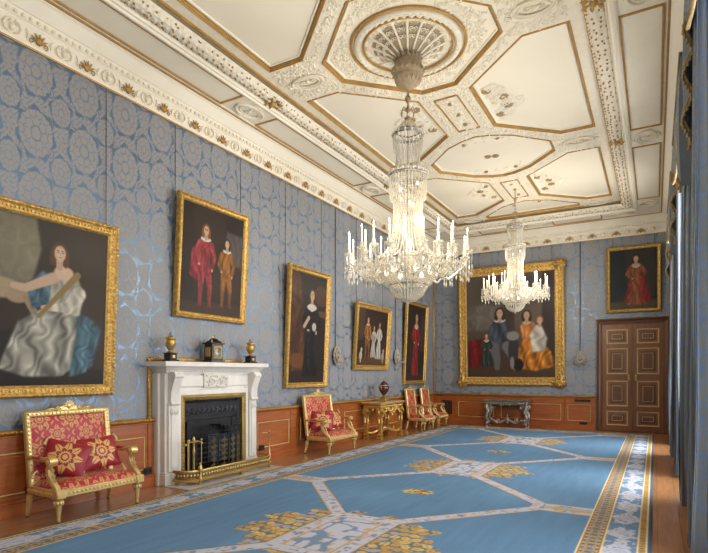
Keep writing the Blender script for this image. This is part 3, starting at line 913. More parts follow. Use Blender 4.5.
CX0, CX1, CY0, CY1 = .79, 6.25, -1.2, 15.72
def carpet_cols(X, Y):
    x = X+CX0; y = Y+CY0
    out = np.empty(X.shape+(3,)); rgb = lambda *c: np.array(c)/255
    blue = rgb(98,133,166); out[:] = blue
    out *= (.96+.08*vnoise(x, y, 1.3, 1))[..., None]*(.97+.06*vnoise(x*6, y*.8, 3, 2))[..., None]
    lav = rgb(186,188,202); gold = rgb(186,158,108); dgold = rgb(158,112,48); navy = rgb(88,104,132); cream = rgb(226,208,158); slate = rgb(120,140,166); pink = rgb(190,166,162)
    def put(m, c): 
        m = np.clip(m, 0, 1)[..., None]; out[:] = out*(1-m)+c*m
    Wd = CX1-CX0; cx = (CX0+CX1)/2
    px = x-cx
    # lattice bands -------------------------------------------------
    D = np.full(X.shape, 9.0)
    def seg(ax, ay, bx, by):
        dx, dy = bx-ax, by-ay
        t = np.clip(((px-ax)*dx+(y-ay)*dy)/(dx*dx+dy*dy), 0, 1)
        np.minimum(D, np.hypot(px-ax-t*dx, y-ay-t*dy), out=D)
    nodes = [.3, 4.5, 8.7, 12.9]
    # foliage medallions below the bands
    for c in nodes:
        yy = y-c; r = np.hypot(px/1.12, yy/.93); th = np.arctan2(yy, px)
        lob = .88+.07*np.cos(th*11)+.05*np.cos(th*23+1)
        m = (r < lob) & (np.abs(px) > .1)
        u = px*1.0; v = yy
        # rows of leaves
        cell = .112
        iy = np.floor(v/cell); ox = (iy % 2)*.5*cell
        ix = np.floor((u+ox)/cell)
        h1 = np.modf(np.abs(np.sin(ix*12.9+iy*78.2+c)*4375.5))[0]; h2 = np.modf(np.abs(np.sin(ix*39.3+iy*11.1+c)*2311.7))[0]
        lu = (u+ox)/cell-ix-.5+(h1-.5)*.3; lv_ = v/cell-iy-.5+(h2-.5)*.3
        a = h1*6.28; ca, sa = np.cos(a), np.sin(a)
        eu = lu*ca-lv_*sa; ev = lu*sa+lv_*ca
        lf = ((np.abs(eu)/.60)**1.7+(np.abs(ev)/.40)**1.7) < 1
        vein = np.abs(ev) < .035
        put((m & lf).astype(float), np.where((h2 > .5)[..., None], rgb(208,178,112), rgb(190,154,92)))
        put((m & lf & vein).astype(float)*.7, rgb(140,92,50))
        put((m & lf & (h2 > .86)).astype(float), rgb(166,158,176))
        put((m & ~lf).astype(float)*.55, rgb(104,104,88))
        seg(-.34, c-.62, -.34, c+.62); seg(.34, c-.62, .34, c+.62); seg(-.34, c-.62, .34, c-.62); seg(-.34, c+.62, .34, c+.62)
        for sx in (-1, 1):
            for sy in (-1, 1): seg(sx*.34, c+sy*.62, sx*1.50, c+sy*1.93)
    inner = np.zeros(X.shape, bool)
    for c in nodes:
        inn = (np.abs(px) < .25) & (np.abs(y-c) < .53); inner |= inn
    hw = .088
    for c in (2.4, 6.6, 10.8, 15.0):
        nodeb = (np.abs(y-c) < .19) & (np.abs(px) > 1.46)
        D[nodeb] = np.minimum(D[nodeb], np.abs(np.abs(y-c)-.0)[nodeb]*.088/.19)
    band = D < hw
    sp = vnoise(x, y, 17, 5); sp2 = vnoise(x, y, 24, 6)
    put(band.astype(float), lav)
    put((band & (sp > .66) & (D < hw*.7)).astype(float), pink)
    put((band & (sp2 > .72) & (D < hw*.7)).astype(float), slate)
    put((np.abs(D-hw*.92) < .011).astype(float), gold)
    put((np.abs(D-hw*1.1) < .007).astype(float)*.7, navy)
    put(inner.astype(float), lav)
    sc_ = vnoise(x, y, 7, 8)
    put((inner & (np.abs(sc_-.5) < .085)).astype(float), slate)
    put((inner & (vnoise(x, y, 15, 9) > .80)).astype(float), rgb(190,168,120))
    for c in (2.4, 6.6, 10.8, 15.0):      # cartouches on the side bands
        for s in (-1, 1):
            r = np.hypot((px-s*1.92)/.30, (y-c)/.10)
            m = (r < 1+.12*np.cos(np.arctan2((y-c)/.1, (px-s*1.92)/.3)*9))
            put(m.astype(float), gold); put((m & (sp > .62)).astype(float), rgb(150,168,190))
        # little stars
        if c < 14.9:
            r = np.hypot(px/.25, (y-c)/.17); th = np.arctan2((y-c)/.17, px/.25)
            m = r < .62+.35*np.abs(np.cos(th*4))
            put(m.astype(float), rgb(206,178,104)); put((m & (sp2 > .62)).astype(float), rgb(122,110,70))
            put((np.hypot(px/.07, (y-c)/.05) < 1).astype(float), rgb(170,120,70))
    # borders: distance from the edge
    e = np.minimum(np.minimum(x-CX0, CX1-x), CY1-y)
    along = np.where((CY1-y) <= np.minimum(x-CX0, CX1-x), x, y)
    B = e < .60
    put(B.astype(float), gold)
    g1 = (e > .40) & (e < .585)
    ph = (e-.4925)/.0925
    gu = np.abs(ph)-np.abs(np.sin(along*PI/.115))*.72
    put((g1 & (np.abs(gu) < .13)).astype(float), navy)
    put((g1 & (np.hypot(((along/.115) % 1-.5)*.115/.03, ph*.0925/.03) < 1)).astype(float), rgb(96,106,112))
    for q, w, c_ in ((.59,.012,cream),(.575,.006,dgold),(.40,.012,cream),(.412,.006,dgold)): put((np.abs(e-q) < w).astype(float), c_)
    g2 = (e > .11) & (e < .39)
    put(g2.astype(float), rgb(106,136,168))
    t = along/.62; fl = (t % 1)-.5; q = (e-.25)/.14
    nz = vnoise(along, e, 13, 11)-.5; nz2 = vnoise(along, e, 27, 12)-.5
    shape = np.abs(q)-(.55+.38*np.cos(fl*2*PI)+nz*.9+nz2*.5)
    put((g2 & (shape < 0)).astype(float), lav)
    put((g2 & (shape < -.25) & (np.abs(nz2) < .06)).astype(float), slate)
    put((g2 & (np.hypot(fl*.62/.07, (e-.25)/.05) < 1)).astype(float), rgb(172,176,196))
    put((g2 & (vnoise(along, e, 20, 14) > .86)).astype(float), pink)
    g3 = (e > .03) & (e < .11)
    put(g3.astype(float), rgb(178,150,104))
    put((g3 & (((along+e*.6)/.055 % 1) < .35)).astype(float), rgb(128,96,52))
    for q, w, c_ in ((.11,.008,cream),(.035,.008,cream)): put((np.abs(e-q) < w).astype(float), c_)
    put((e < .03).astype(float), rgb(74,92,118))
    return out
nx, ny = 400, 1100
Xg, Yg = np.meshgrid(np.linspace(0, CX1-CX0, nx), np.linspace(0, CY1-CY0, ny))
o = build_vgrid('carpet', CX1-CX0, CY1-CY0, nx, ny, lambda X, Y: (X+CX0, Y+CY0, np.full_like(X, .016)), carpet_cols(Xg, Yg), M['carpet'], None, .0155)
tag(o, 'huge blue carpet with yellow floral medallions and a wide patterned border on the boards', 'carpet')

# ------------------------------------------------------------------ pictures
class Paint:
    def __init__(s, W, H, res, top, bot, seed):
        s.W, s.H = W, H; s.nx = max(20, int(W/res)); s.ny = max(20, int(H/res))
        s.X, s.Y = np.meshgrid(np.linspace(0, W/H, s.nx), np.linspace(0, 1, s.ny))
        t = s.Y[..., None]; s.a = np.array(bot)/255*(1-t)+np.array(top)/255*t
        s.seed = seed; s.a *= (.8+.45*vnoise(s.X, s.Y, 3.5, seed))[..., None]; s.A = W/H
    def put(s, m, c, amp=0, f=(30, 10), al=1):
        c = np.array(c)/255*np.ones(s.a.shape)
        if amp:
            s.seed += 1
            n_ = vnoise(s.X, s.Y, 6, s.seed); n2 = vnoise(s.X, s.Y, 15, s.seed+50)
            q = .6*np.sin(s.X*f[0]*1.3+s.Y*f[1]+9*n_)+.45*np.sin(s.X*f[0]*2.6-s.Y*f[1]*1.6+11*n2)+.5*(n_-.5)
            c = c*(1+amp*q)[..., None]+ (np.clip(q-.75, 0, 1)*amp*.6)[..., None]
        m = np.clip(m, 0, 1)[..., None]*al
        s.a = s.a*(1-m)+c*m
    def el(s, x, y, rx, ry, c, rot=0, soft=.25, **k):
        ca, sa = math.cos(rot), math.sin(rot)
        u = ((s.X-x)*ca+(s.Y-y)*sa)/rx; v = (-(s.X-x)*sa+(s.Y-y)*ca)/ry
        s.put((1-np.hypot(u, v))/soft+.5, c, **k)
    def st(s, pts, w, c, soft=.35, **k):
        ws = w if hasattr(w, '__len__') else [w]*len(pts)
        m = np.full(s.X.shape, -9.0)
        for (a, b_, wa, wb) in zip(pts[:-1], pts[1:], ws[:-1], ws[1:]):
            dx, dy = b_[0]-a[0], b_[1]-a[1]
            t = np.clip(((s.X-a[0])*dx+(s.Y-a[1])*dy)/(dx*dx+dy*dy+1e-9), 0, 1)
            d = np.hypot(s.X-a[0]-t*dx, s.Y-a[1]-t*dy); ww = wa+(wb-wa)*t
            m = np.maximum(m, (1-d/ww)/soft+.5)
        s.put(m, c, **k)
    def po(s, pts, c, soft=2, **k):
        m = np.zeros(s.X.shape, bool); n = len(pts)
        for i in range(n):
            x0, y0 = pts[i]; x1, y1 = pts[(i+1) % n]
            if abs(y1-y0) < 1e-9: continue
            cr = ((y0 > s.Y) != (y1 > s.Y)) & (s.X < (x1-x0)*(s.Y-y0)/(y1-y0)+x0); m ^= cr
        m = m.astype(float)
        for _ in range(soft):
            p = np.pad(m, 1, mode='edge'); m = (p[:-2,1:-1]+p[2:,1:-1]+p[1:-1,:-2]+p[1:-1,2:]+m*2)/6
        s.put(m, c, **k)
    def head(s, x, y, r, hair=(70,44,26), skin=(214,176,146), turn=0, long=True):
        s.el(x, y+r*.15, r*1.08, r*1.2, hair)
        if long:
            for g in (-1, 1): s.el(x+g*r*.78, y-r*.6, r*.5, r*1.1, hair)
        s.st([(x, y-r*.7), (x, y-r*1.7)], r*.42, tuple(v*.9 for v in skin))
        s.el(x+turn*r*.15, y-.05*r, r*.72, r*.98, skin)
        s.el(x+turn*r*.4, y-.2*r, r*.3, r*.5, tuple(min(255, v*1.08) for v in skin), al=.6)
        for g in (-1, 1):
            s.el(x+turn*r*.25+g*r*.28, y+.08*r, r*.12, r*.07, (60,40,32)); s.st([(x+turn*r*.25+g*r*.42, y+.24*r), (x+turn*r*.25+g*r*.14, y+.26*r)], r*.04, (90,60,44))
        s.st([(x+turn*r*.3, y+.05*r), (x+turn*r*.36, y-.25*r)], r*.06, tuple(v*.84 for v in skin))
        s.el(x+turn*r*.27, y-.48*r, r*.2, r*.06, (170,84,74))
    def gown(s, x, base, H, c, c2=(226,220,206), turn=0, hair=(70,44,26), wide=.19, skin=(214,176,146)):
        P = lambda u, v: (x+u*H, base+v*H)
        s.po([P(-wide, 0), P(-wide*.8, .25), P(-.075, .56), P(-.10, .78), P(-.04, .84), P(.04, .84), P(.10, .78), P(.07, .56), P(wide*.75, .25), P(wide*.95, 0)], c, amp=.28, f=(60/H*.6, 6))
        s.el(x, base+.80*H, .075*H, .04*H, skin); s.st([P(-.09, .79), P(0, .755), P(.09, .79)], .012*H, c2)
        s.st([P(-.095, .76), P(-.15, .62), P(-.07, .53)], [.035*H, .042*H, .024*H], c, amp=.2); s.st([P(.095, .76), P(.15, .63), P(.10, .52)], [.035*H, .042*H, .024*H], c, amp=.2)
        s.el(*P(-.06, .53), .026*H, .014*H, skin); s.el(*P(.10, .51), .016*H, .024*H, skin)
        s.head(x, base+.93*H, .058*H, hair, skin, turn)
    def suit(s, x, base, H, c, boots=(120,80,50), cape=None, turn=0, hair=(70,44,26), skin=(214,176,146)):
        P = lambda u, v: (x+u*H, base+v*H)
        if cape: s.po([P(-.10, .80), P(-.22, .66), P(-.24, .36), P(-.12, .30), P(-.02, .5), P(.02, .78)], cape, amp=.25, f=(40, 14))
        for g, o_ in ((-1, .0), (1, .03)):
            s.st([P(g*.045, .46), P(g*.06+o_, .26)], [.062*H, .04*H], c, amp=.2); s.st([P(g*.06+o_, .27), P(g*.065+o_, .04)], [.04*H, .026*H], boots, amp=.15)
            s.el(*P(g*.075+o_, .015), .045*H, .018*H, tuple(v*.8 for v in boots))
        s.po([P(-.095, .80), P(-.08, .6), P(-.10, .43), P(.10, .43), P(.08, .6), P(.095, .80), P(.03, .85), P(-.03, .85)], c, amp=.22, f=(46, 20))
        s.st([P(-.10, .77), P(-.15, .62), P(-.10, .52)], [.036*H, .036*H, .02*H], c, amp=.2); s.st([P(.10, .77), P(.15, .62), P(.12, .47)], [.036*H, .036*H, .02*H], c, amp=.2)
        s.el(*P(-.10, .51), .02*H, .016*H, skin); s.el(*P(.12, .46), .015*H, .022*H, skin)
        s.el(x, base+.825*H, .085*H, .03*H, (232,228,216)); s.head(x, base+.93*H, .058*H, hair, skin, turn)

def picture(name, label, W, H, fw, loc, rz, lean, paint, wires=None, style='bead', group=None):
    """local: x along the picture, y out of the wall is -y, z up from the bottom edge of the frame"""
    root = thing(name, label, 'painting', loc, rz, group)
    t = lean/H
    F = lambda x, y, h: (x, -h-y*t, y)
    fr = MB()
    prof = [(0,0),(0,.05),(fw*.08,.075),(fw*.22,.085),(fw*.36,.07),(fw*.5,.058),(fw*.66,.05),(fw*.78,.055),(fw*.86,.045),(fw,.03),(fw,0)]
    P = [(-W/2, 0), (W/2, 0), (W/2, H), (-W/2, H)]
    fr.sweep(P, prof, True, F)
    # carved running ornament
    def run(off, h, r, step):
        pts = [(-W/2+off, off), (W/2-off, off), (W/2-off, H-off), (-W/2+off, H-off)]
        for i in range(4):
            a, c = Vector(pts[i]), Vector(pts[(i+1) % 4]); L = (c-a).length; n = max(1, round(L/step))
            for k in range(n):
                q = a+(c-a)*(k/n); d = (c-a).normalized()
                rr = (r[0], r[1]) if abs(d.x) > .5 else (r[1], r[0])
                fr.ball(F(q.x, q.y, h), (rr[0], .5*r[1], rr[1]), 6, 4)
    if style == 'bead':
        run(fw*.2, .083, (fw*.16, fw*.12), fw*.42); run(fw*.84, .05, (fw*.06, fw*.06), fw*.2)
    elif style == 'leaf':
        run(fw*.2, .08, (fw*.2, fw*.14), fw*.34); run(fw*.52, .056, (fw*.10, fw*.16), fw*.3); run(fw*.82, .05, (fw*.07, fw*.06), fw*.18)
    else:
        run(fw*.2, .085, (.10, fw*.14), .2); run(fw*.52, .06, (.05, fw*.12), .12); run(fw*.84, .05, (.02, .016), .05)
    fo = fr.build('frame', M['goldframe'], root)
    if style == 'corner':
        for cx_, cz_ in P:
            cn = MB()
            sx = 1 if cx_ > 0 else -1; sz = 1 if cz_ > 0 else -1
            c0 = F(cx_-sx*fw*.42, cz_-sz*fw*.42, .09)
            cn.ball(c0, (fw*.62, .05, fw*.62), 14, 8)
            for k in range(9):
                a = 2*PI*k/9
                leaf(cn, (c0[0]+.3*fw*math.cos(a), c0[1]-.03, c0[2]+.3*fw*math.sin(a)), (math.cos(a), 0, math.sin(a)), (0,-1,0), fw*.32, fw*.34, .05)
            spiral(cn, lambda x, y, h: (c0[0]+x, c0[1]-.05, c0[2]+y), fw*.34, .02, 0, 1.4*sx*sz, .028, 14, 6)
            for ax in (0, 1):
                q = (c0[0]-sx*fw*(1.0 if ax == 0 else 0), c0[1]-.0, c0[2]-sz*fw*(1.0 if ax else 0))
                cn.tube([c0, ((c0[0]+q[0])/2+(-sz*0.03 if ax else 0), c0[1]-.03, (c0[2]+q[2])/2), q], [.07,.05,.012], 6)
            cn.build('corner_ornament', M['goldframe'], root)
    cw, chh = W-2*fw*.98, H-2*fw*.98
    p = paint(cw, chh); p.a *= .84
    build_vgrid('canvas', cw, chh, p.nx, p.ny, lambda X, Y: (X-cw/2, -.034-(Y+fw*.98)*t, Y+fw*.98), p.a, M['canvas'], root)
    bk = MB(); bk.sweep([(-W/2+.03, .03), (W/2-.03, .03), (W/2-.03, H-.03), (-W/2+.03, H-.03)], [(0,0),(0,.028)], True, F)
    bk.prism([(-W/2+.04, .04), (W/2-.04, .04), (W/2-.04, H-.04), (-W/2+.04, H-.04)], .0, .028, F); bk.build('backboard', M['doordark'], root)
    if wires:
        for wx in wires:
            w = MB(); q = F(wx, H, -.005+.02)
            w.tube([(wx, -.012, H-.08), (wx, -.012, ZW-.045-loc[2])], .0045, 5); w.build('picture_wire', M['cord'], root)
    return root

def p_silver(W, H):
    p = Paint(W, H, .0105, (58,50,40), (38,30,24), 21); A = p.A
    p.po([(0, .55), (0, 1), (A*.42, 1), (A*.46, .82), (A*.40, .62), (A*.2, .52)], (134,126,104), 5, amp=.08, f=(5, 9))
    p.po([(0, .30), (A*.42, .34), (A*.44, .50), (A*.25, .545), (0, .53)], (54,42,34), 3)
    # pale animal at rest on a ledge
    p.el(A*.16, .565, .15, .06, (178,158,126)); p.el(A*.30, .535, .07, .05, (170,150,118)); p.el(A*.11, .645, .055, .05, (168,148,116)); p.st([(A*.36, .52), (A*.42, .44)], .022, (160,140,110))
    p.po([(A*.72, .1), (A, .1), (A, 1), (A*.80, 1), (A*.76, .5)], (64,50,38), 6)
    p.el(A*.78, .32, .2, .13, (70,58,48), al=.7)
    x = A*.60
    # blue mantle behind, pale silver gown seated
    p.po([(x-.10, .70), (x-.20, .60), (x-.16, .46), (x+.04, .52), (x+.24, .42), (x+.30, .36), (x+.24, .12), (x+.12, .06), (x+.06, .30), (x, .66)], (72,100,118), 3, amp=.3, f=(30, 22))
    p.po([(x-.32, .17), (x-.34, .10), (x-.20, .055), (x+.02, .05), (x+.10, .10), (x+.13, .30), (x+.12, .45), (x+.04, .52), (x-.10, .47), (x-.24, .38)], (158,156,144), 3, amp=.32, f=(34, 18))
    p.po([(x-.06, .50), (x-.05, .66), (x+.02, .71), (x+.12, .69), (x+.17, .58), (x+.14, .44), (x+.04, .45)], (176,172,158), 3, amp=.26, f=(26, 30))
    p.po([(x+.13, .38), (x+.24, .40), (x+.20, .08), (x+.08, .05)], (76,110,124), 3, amp=.3, f=(44, 10))
    p.el(x+.03, .70, .065, .045, (222,190,162)); p.st([(x-.04, .66), (x-.20, .58), (x-.27, .585)], [.035, .024, .018], (212,178,150))
    p.st([(x+.13, .58), (x+.06, .49), (x-.06, .475)], [.05, .034, .018], (204,196,182), amp=.2); p.el(x-.08, .475, .03, .016, (212,178,150))
    p.st([(x-.12, .42), (x+.12, .70)], [.012, .022], (150,126,78))
    p.head(x+.0, .82, .05, (98,62,34), (220,186,158), .2)
    return p
def p_boys(W, H):
    p = Paint(W, H, .0115, (44,34,27), (50,38,28), 31); A = p.A
    p.po([(A*.66, .55), (A, .5), (A, .82), (A*.70, .84)], (92,84,80), 6, amp=.1); p.el(A*.42, .86, .22, .22, (60,48,38), al=.8)
    p.po([(0, 0), (A, 0), (A, .12), (0, .10)], (70,54,40), 4)
    p.suit(A*.36, .06, .78, (150,54,58), (150,58,58), (146,48,58), .3, (140,80,40))
    p.suit(A*.72, .08, .68, (150,96,34), (138,88,40), None, -.3, (60,38,24))
    return p
def p_black(W, H):
    p = Paint(W, H, .0135, (40,32,28), (46,34,26), 41); A = p.A
    p.po([(0, .10), (0, 1), (A*.22, 1), (A*.34, .70), (A*.40, .35), (A*.36, .08)], (84,50,30), 4, amp=.25, f=(34, 4)); p.po([(A*.66, .62), (A, .62), (A, .68), (A*.66, .68)], (104,70,48), 2); p.el(A*.85, .82, .12, .1, (110,70,50), al=.6)
    p.po([(0, 0), (A, 0), (A, .10), (0, .10)], (54,40,32), 4); p.el(A*.22, .2, .12, .07, (120,74,40))
    p.gown(A*.58, .05, .82, (24,22,26), (226,220,208), .3, (70,44,26), .16); p.el(A*.58+.0, .70, .08, .03, (224,218,206)); p.st([(A*.5, .60), (A*.38, .52)], .02, (212,178,150)); p.el(A*.66, .52, .035, .04, (216,206,190))
    return p
def p_trio(W, H):
    p = Paint(W, H, .014, (56,42,34), (62,46,36), 51); A = p.A
    p.po([(0, .4), (0, 1), (A*.22, 1), (A*.2, .5)], (84,64,48), 4); p.po([(0, 0), (A, 0), (A, .14), (0, .14)], (98,70,46), 4)
    p.suit(A*.32, .12, .74, (150,102,52), (140,92,50), None, .3, (120,70,40)); p.gown(A*.53, .14, .58, (188,180,166), hair=(110,70,40)); p.gown(A*.72, .12, .68, (198,196,190), hair=(96,62,36), wide=.17)
    for x, c in ((A*.13, (208,190,160)), (A*.88, (190,168,140))):
        p.el(x, .17, .055, .075, c); p.el(x+.02, .27, .035, .04, c); p.st([(x, .15), (x, .06)], .02, c)
    return p
def p_red(W, H):
    p = Paint(W, H, .016, (46,36,30), (50,38,30), 61); A = p.A
    p.po([(0, 0), (A, 0), (A, .12), (0, .10)], (66,50,40), 4); p.po([(A*.7, .4), (A, .4), (A, .9), (A*.8, .9)], (70,58,50), 5)
    p.gown(A*.50, .06, .84, (140,42,44), (214,198,176), .2, (110,66,36), .15)
    return p
def p_family(W, H):
    p = Paint(W, H, .019, (98,88,76), (80,64,50), 71); A = p.A
    p.po([(0, .46), (A*.42, .46), (A*.40, .74), (0, .70)], (112,104,96), 6, amp=.12, f=(4, 16)); p.po([(A*.44, .3), (A*.44, 1), (A*.56, 1), (A*.56, .3)], (74,60,50), 4); p.po([(A*.86, .2), (A*.86, 1), (A, 1), (A, .2)], (62,52,46), 4)
    p.po([(0, 0), (A, 0), (A, .16), (0, .14)], (84,62,46), 4)
    p.po([(A*.02, .10), (A*.02, .36), (A*.20, .38), (A*.24, .34), (A*.22, .10)], (122,26,34), 3, amp=.22, f=(36, 6))
    # seated man in grey and black, small child, seated woman with infant and orange skirt, pets
    x = A*.38
    p.po([(x-.12, .30), (x-.10, .50), (x-.03, .56), (x+.05, .55), (x+.13, .46), (x+.14, .30), (x+.04, .26)], (70,76,88), 3, amp=.3, f=(40, 24)); p.st([(x-.05, .30), (x-.02, .18), (x-.02, .09)], [.05, .035, .025], (110,106,110)); p.st([(x+.08, .30), (x+.14, .18), (x+.15, .09)], [.05, .035, .025], (124,120,122))
    p.el(x+.01, .555, .055, .02, (226,222,212)); p.head(x+.01, .625, .042, (64,40,26)); p.el(x-.12, .40, .02, .02, (206,170,140))
    p.gown(A*.235, .10, .33, (44,58,50), hair=(120,70,38), wide=.2)
    x = A*.72
    p.po([(x-.14, .09), (x-.10, .28), (x-.04, .38), (x+.10, .36), (x+.20, .24), (x+.22, .10), (x+.06, .06)], (196,120,40), 3, amp=.34, f=(38, 20)); p.po([(x-.06, .36), (x-.08, .50), (x-.02, .54), (x+.05, .52), (x+.06, .38)], (206,132,70), 3, amp=.2); p.el(x-.02, .53, .04, .025, (220,188,160)); p.head(x-.02, .595, .038, (66,42,28))
    p.po([(x+.03, .24), (x+.01, .40), (x+.06, .50), (x+.12, .48), (x+.17, .36), (x+.14, .25)], (214,206,192), 3, amp=.2); p.head(x+.10, .54, .032, (150,104,64), long=False)
    p.el(A*.545, .26, .05, .14, (60,58,60)); p.el(A*.54, .40, .06, .045, (150,146,142)); p.el(A*.60, .12, .05, .06, (40,34,30)); p.el(A*.53, .14, .02, .06, (150,146,140))
    return p
def p_lady(W, H):
    p = Paint(W, H, .018, (66,66,58), (52,46,38), 81); A = p.A
    p.po([(0, .1), (0, 1), (A*.34, 1), (A*.36, .3)], (34,42,44), 4); p.po([(0, 0), (A, 0), (A, .14), (0, .12)], (92,78,60), 4)
    p.gown(A*.56, .06, .84, (150,86,52), (220,206,180), 0, (70,44,26), .19); p.po([(A*.66, .10), (A*.63, .55), (A*.70, .60), (A*.86, .25), (A*.88, .10)], (150,44,48), 3, amp=.25); p.po([(A*.42, .10), (A*.48, .5), (A*.42, .5), (A*.30, .12)], (142,52,48), 3, amp=.25)
    return p

def left_pic(y0, y1, z0, z1, *a, **k): return ((.012, (y0+y1)/2, z0), PI/2, y1-y0, z1-z0)
def add_left(label, y0, y1, z0, z1, fw, paint, style, wires, lean=.11):
    return picture('framed_painting', label, y1-y0, z1-z0, fw, (.012, (y0+y1)/2, z0), PI/2, lean, paint, wires, style)
add_left('gilt framed portrait of a seated woman in a silver gown and blue mantle', 2.68, 4.52, 1.32, 3.51, .145, p_silver, 'leaf', [-.6, .84])
add_left('gilt framed double portrait of two boys in red and ochre above the fireplace', 5.54, 7.08, 2.45, 4.31, .105, p_boys, 'bead', [-.72, .72])
add_left('tall gilt framed portrait of a standing woman in black', 8.25, 9.74, 1.305, 3.73, .115, p_black, 'bead', [-.68, .60])
add_left('smaller gilt framed group portrait of three children with two dogs', 10.93, 12.77, 1.68, 3.31, .13, p_trio, 'leaf', [-.7, .7])
add_left('tall gilt framed portrait of a woman in a long red gown', 13.82, 15.40, 1.285, 3.70, .11, p_red, 'bead', [-.6, .6])
picture('framed_painting', 'huge gilt framed family group portrait with scrolled corners on the far wall', 3.13, 3.62, .27, (2.465, RL-.012, 1.225), 0, .16, p_family, [-1.2, 1.2], 'corner')
picture('framed_painting', 'gilt framed portrait of a woman in red and gold above the double door', 1.32, 1.79, .10, (5.765, RL-.012, 3.26), 0, .09, p_lady, [-.5, .5], 'bead')

# ------------------------------------------------------------------ fireplace
FC = 6.195
root = thing('fireplace', 'white marble fireplace with brass edged black grate on the left wall', 'fireplace', (0, FC, 0), PI/2)
# local: x along the wall, -y out of the wall
def loc_box(mb, x0, x1, o0, o1, z0, z1, ch=.006): mb.bb((x0, -o1, z0), (x1, -o0, z1), ch)
m = MB()
for s in (-1, 1):
    a, c = (s*.70, s*.985) if s > 0 else (s*.985, s*.70)
    loc_box(m, a, c, .0, .24, .0, 1.62)                          # jamb block
    loc_box(m, min(a, c)-.015, max(a, c)+.015, 0, .27, 0, .16, .01)   # plinth
    loc_box(m, min(a, c)-.008, max(a, c)+.008, 0, .255, .16, .19, .006)
    q0, q1 = (s*.77, s*.95) if s > 0 else (s*.95, s*.77)
    loc_box(m, q0, q1, .2, .285, .19, 1.18)                        # pilaster
    loc_box(m, q0+.03, q1-.03, .28, .30, .24, 1.12, .012)
    loc_box(m, s*.70-.0 if s > 0 else s*.76, s*.76 if s > 0 else s*.70, .2, .262, .0, 1.36)
    loc_box(m, min(s*.98, s*1.02), max(s*.98, s*1.02), 0, .14, 0, 1.60)   # outer return
loc_box(m, -.758, .758, 0, .258, 1.275, 1.355)
loc_box(m, -.98, .98, 0, .232, 1.272, 1.61)
loc_box(m, -.74, .74, .2, .262, 1.40, 1.57, .008)
m.build('surround', M['marble'], root)
cb = MB()
for s in (-1, 1):                                                   # scrolled consoles under the shelf
    pts = [(.30, 1.14), (.315, 1.18), (.31, 1.24), (.32, 1.34), (.35, 1.44), (.385, 1.52), (.39, 1.58), (.38, 1.62), (.22, 1.62), (.22, 1.14)]
    x0 = s*.86-.075; cb = MB()
    cb.prism(pts, x0, x0+.15, lambda u, v, h: (h, -u, v))
    cb.tube([(s*.86-.08, -.365, 1.565), (s*.86+.08, -.365, 1.565)], .04, 12); cb.tube([(s*.86-.08, -.30, 1.17), (s*.86+.08, -.30, 1.17)], .03, 12)
    for k in range(3): leaf(cb, (s*.86+(k-1)*.045, -.30, 1.10), (0, 0, -1), (0, -1, 0), .10, .06, .03)
    cb.build('console_bracket', M['marble'], root)
tb = MB(); loc_box(tb, -.27, .27, .25, .285, 1.385, 1.60, .006)
for i in range(26):
    x, z = random.uniform(-.22, .22), random.uniform(1.41, 1.57)
    tb.ball((x, -.285, z), (.03, .02, .022), 6, 4)
for s in (-1, 1): spiral(tb, lambda x, y, h, s=s: (s*.12+x, -.295, 1.49+y), .07, .015, 0, 1.3*s, .012, 12, 5)
tb.build('carved_tablet', M['marblecarve'], root)
sh = MB()
Fm = lambda x, y, h: (x, -y, h)
SP = [(.0, 1.62),(.02, 1.62),(.035, 1.65),(.05, 1.655),(.075, 1.68),(.11, 1.70),(.13, 1.705),(.135, 1.77),(0, 1.77)]
shelf_path = [(-.985, 0), (-.985, .28), (.985, .28), (.985, 0)]
sh.sweep(shelf_path, SP, False, Fm)
sh.bb((-.984, -.279, 1.60), (.984, 0, 1.7695))
xx = -.96
while xx < .97: sh.box((xx, -.315, 1.64), (.022, .02, .022), .004); xx += .045
sh.build('mantel_shelf', M['marble'], root)
bs = MB()                                                          # brass slip round the opening
bs.sweep([(.70, .0), (.70, 1.275), (-.70, 1.275), (-.70, 0)], [(0,.20),(0,.266),(.02,.28),(.05,.27),(.075,.255),(.085,.22)], False, lambda x, y, h: (x, -h, y))
for s in (-1, 1):
    z = .05
    while z < 1.24: bs.ball((s*.672, -.275, z), (.02,.012,.016), 6, 4); z += .05
x = -.65
while x < .66: bs.ball((x, -.275, 1.247), (.016,.012,.02), 6, 4); x += .05
bs.build('brass_slip', M['brass'], root)
gr = MB()
loc_box(gr, -.62, .62, .005, .03, 0, 1.2, 0)                         # back plate
loc_box(gr, -.62, .62, .03, .16, .86, 1.19, .006)                    # hood plate
loc_box(gr, -.62, .62, .03, .20, .0, .13, .006)
for s in (-1, 1):                                                   # splayed cheeks
    gr.add([(s*.62, -.20, 0), (s*.62, -.20, 1.19), (s*.40, -.05, 1.0), (s*.40, -.05, .0)], [(0,1,2,3)])
    loc_box(gr, min(s*.44, s*.52), max(s*.44, s*.52), .03, .18, .1, .88, .004)
arc = [(-.44, .56), (-.44, .40)]
pts = [( .44*math.cos(PI*t/16), .58+.22*math.sin(PI*t/16)) for t in range(17)]
outer = [(.52, .58), (.52, .86), (-.52, .86), (-.52, .58)]
vs = [(x, -.17, z) for x, z in pts]+[(.52*math.cos(PI*t/16)/max(abs(math.cos(PI*t/16)), .001)*min(1, abs(math.cos(PI*t/16))*1.3), -.17, .87) for t in range(17)]
gr.add(vs, [(i, i+1, 17+i+1, 17+i) for i in range(16)])
gr.build('register_grate', M['iron'], root)
go = MB()                                                          # raised ornament on the hood plate
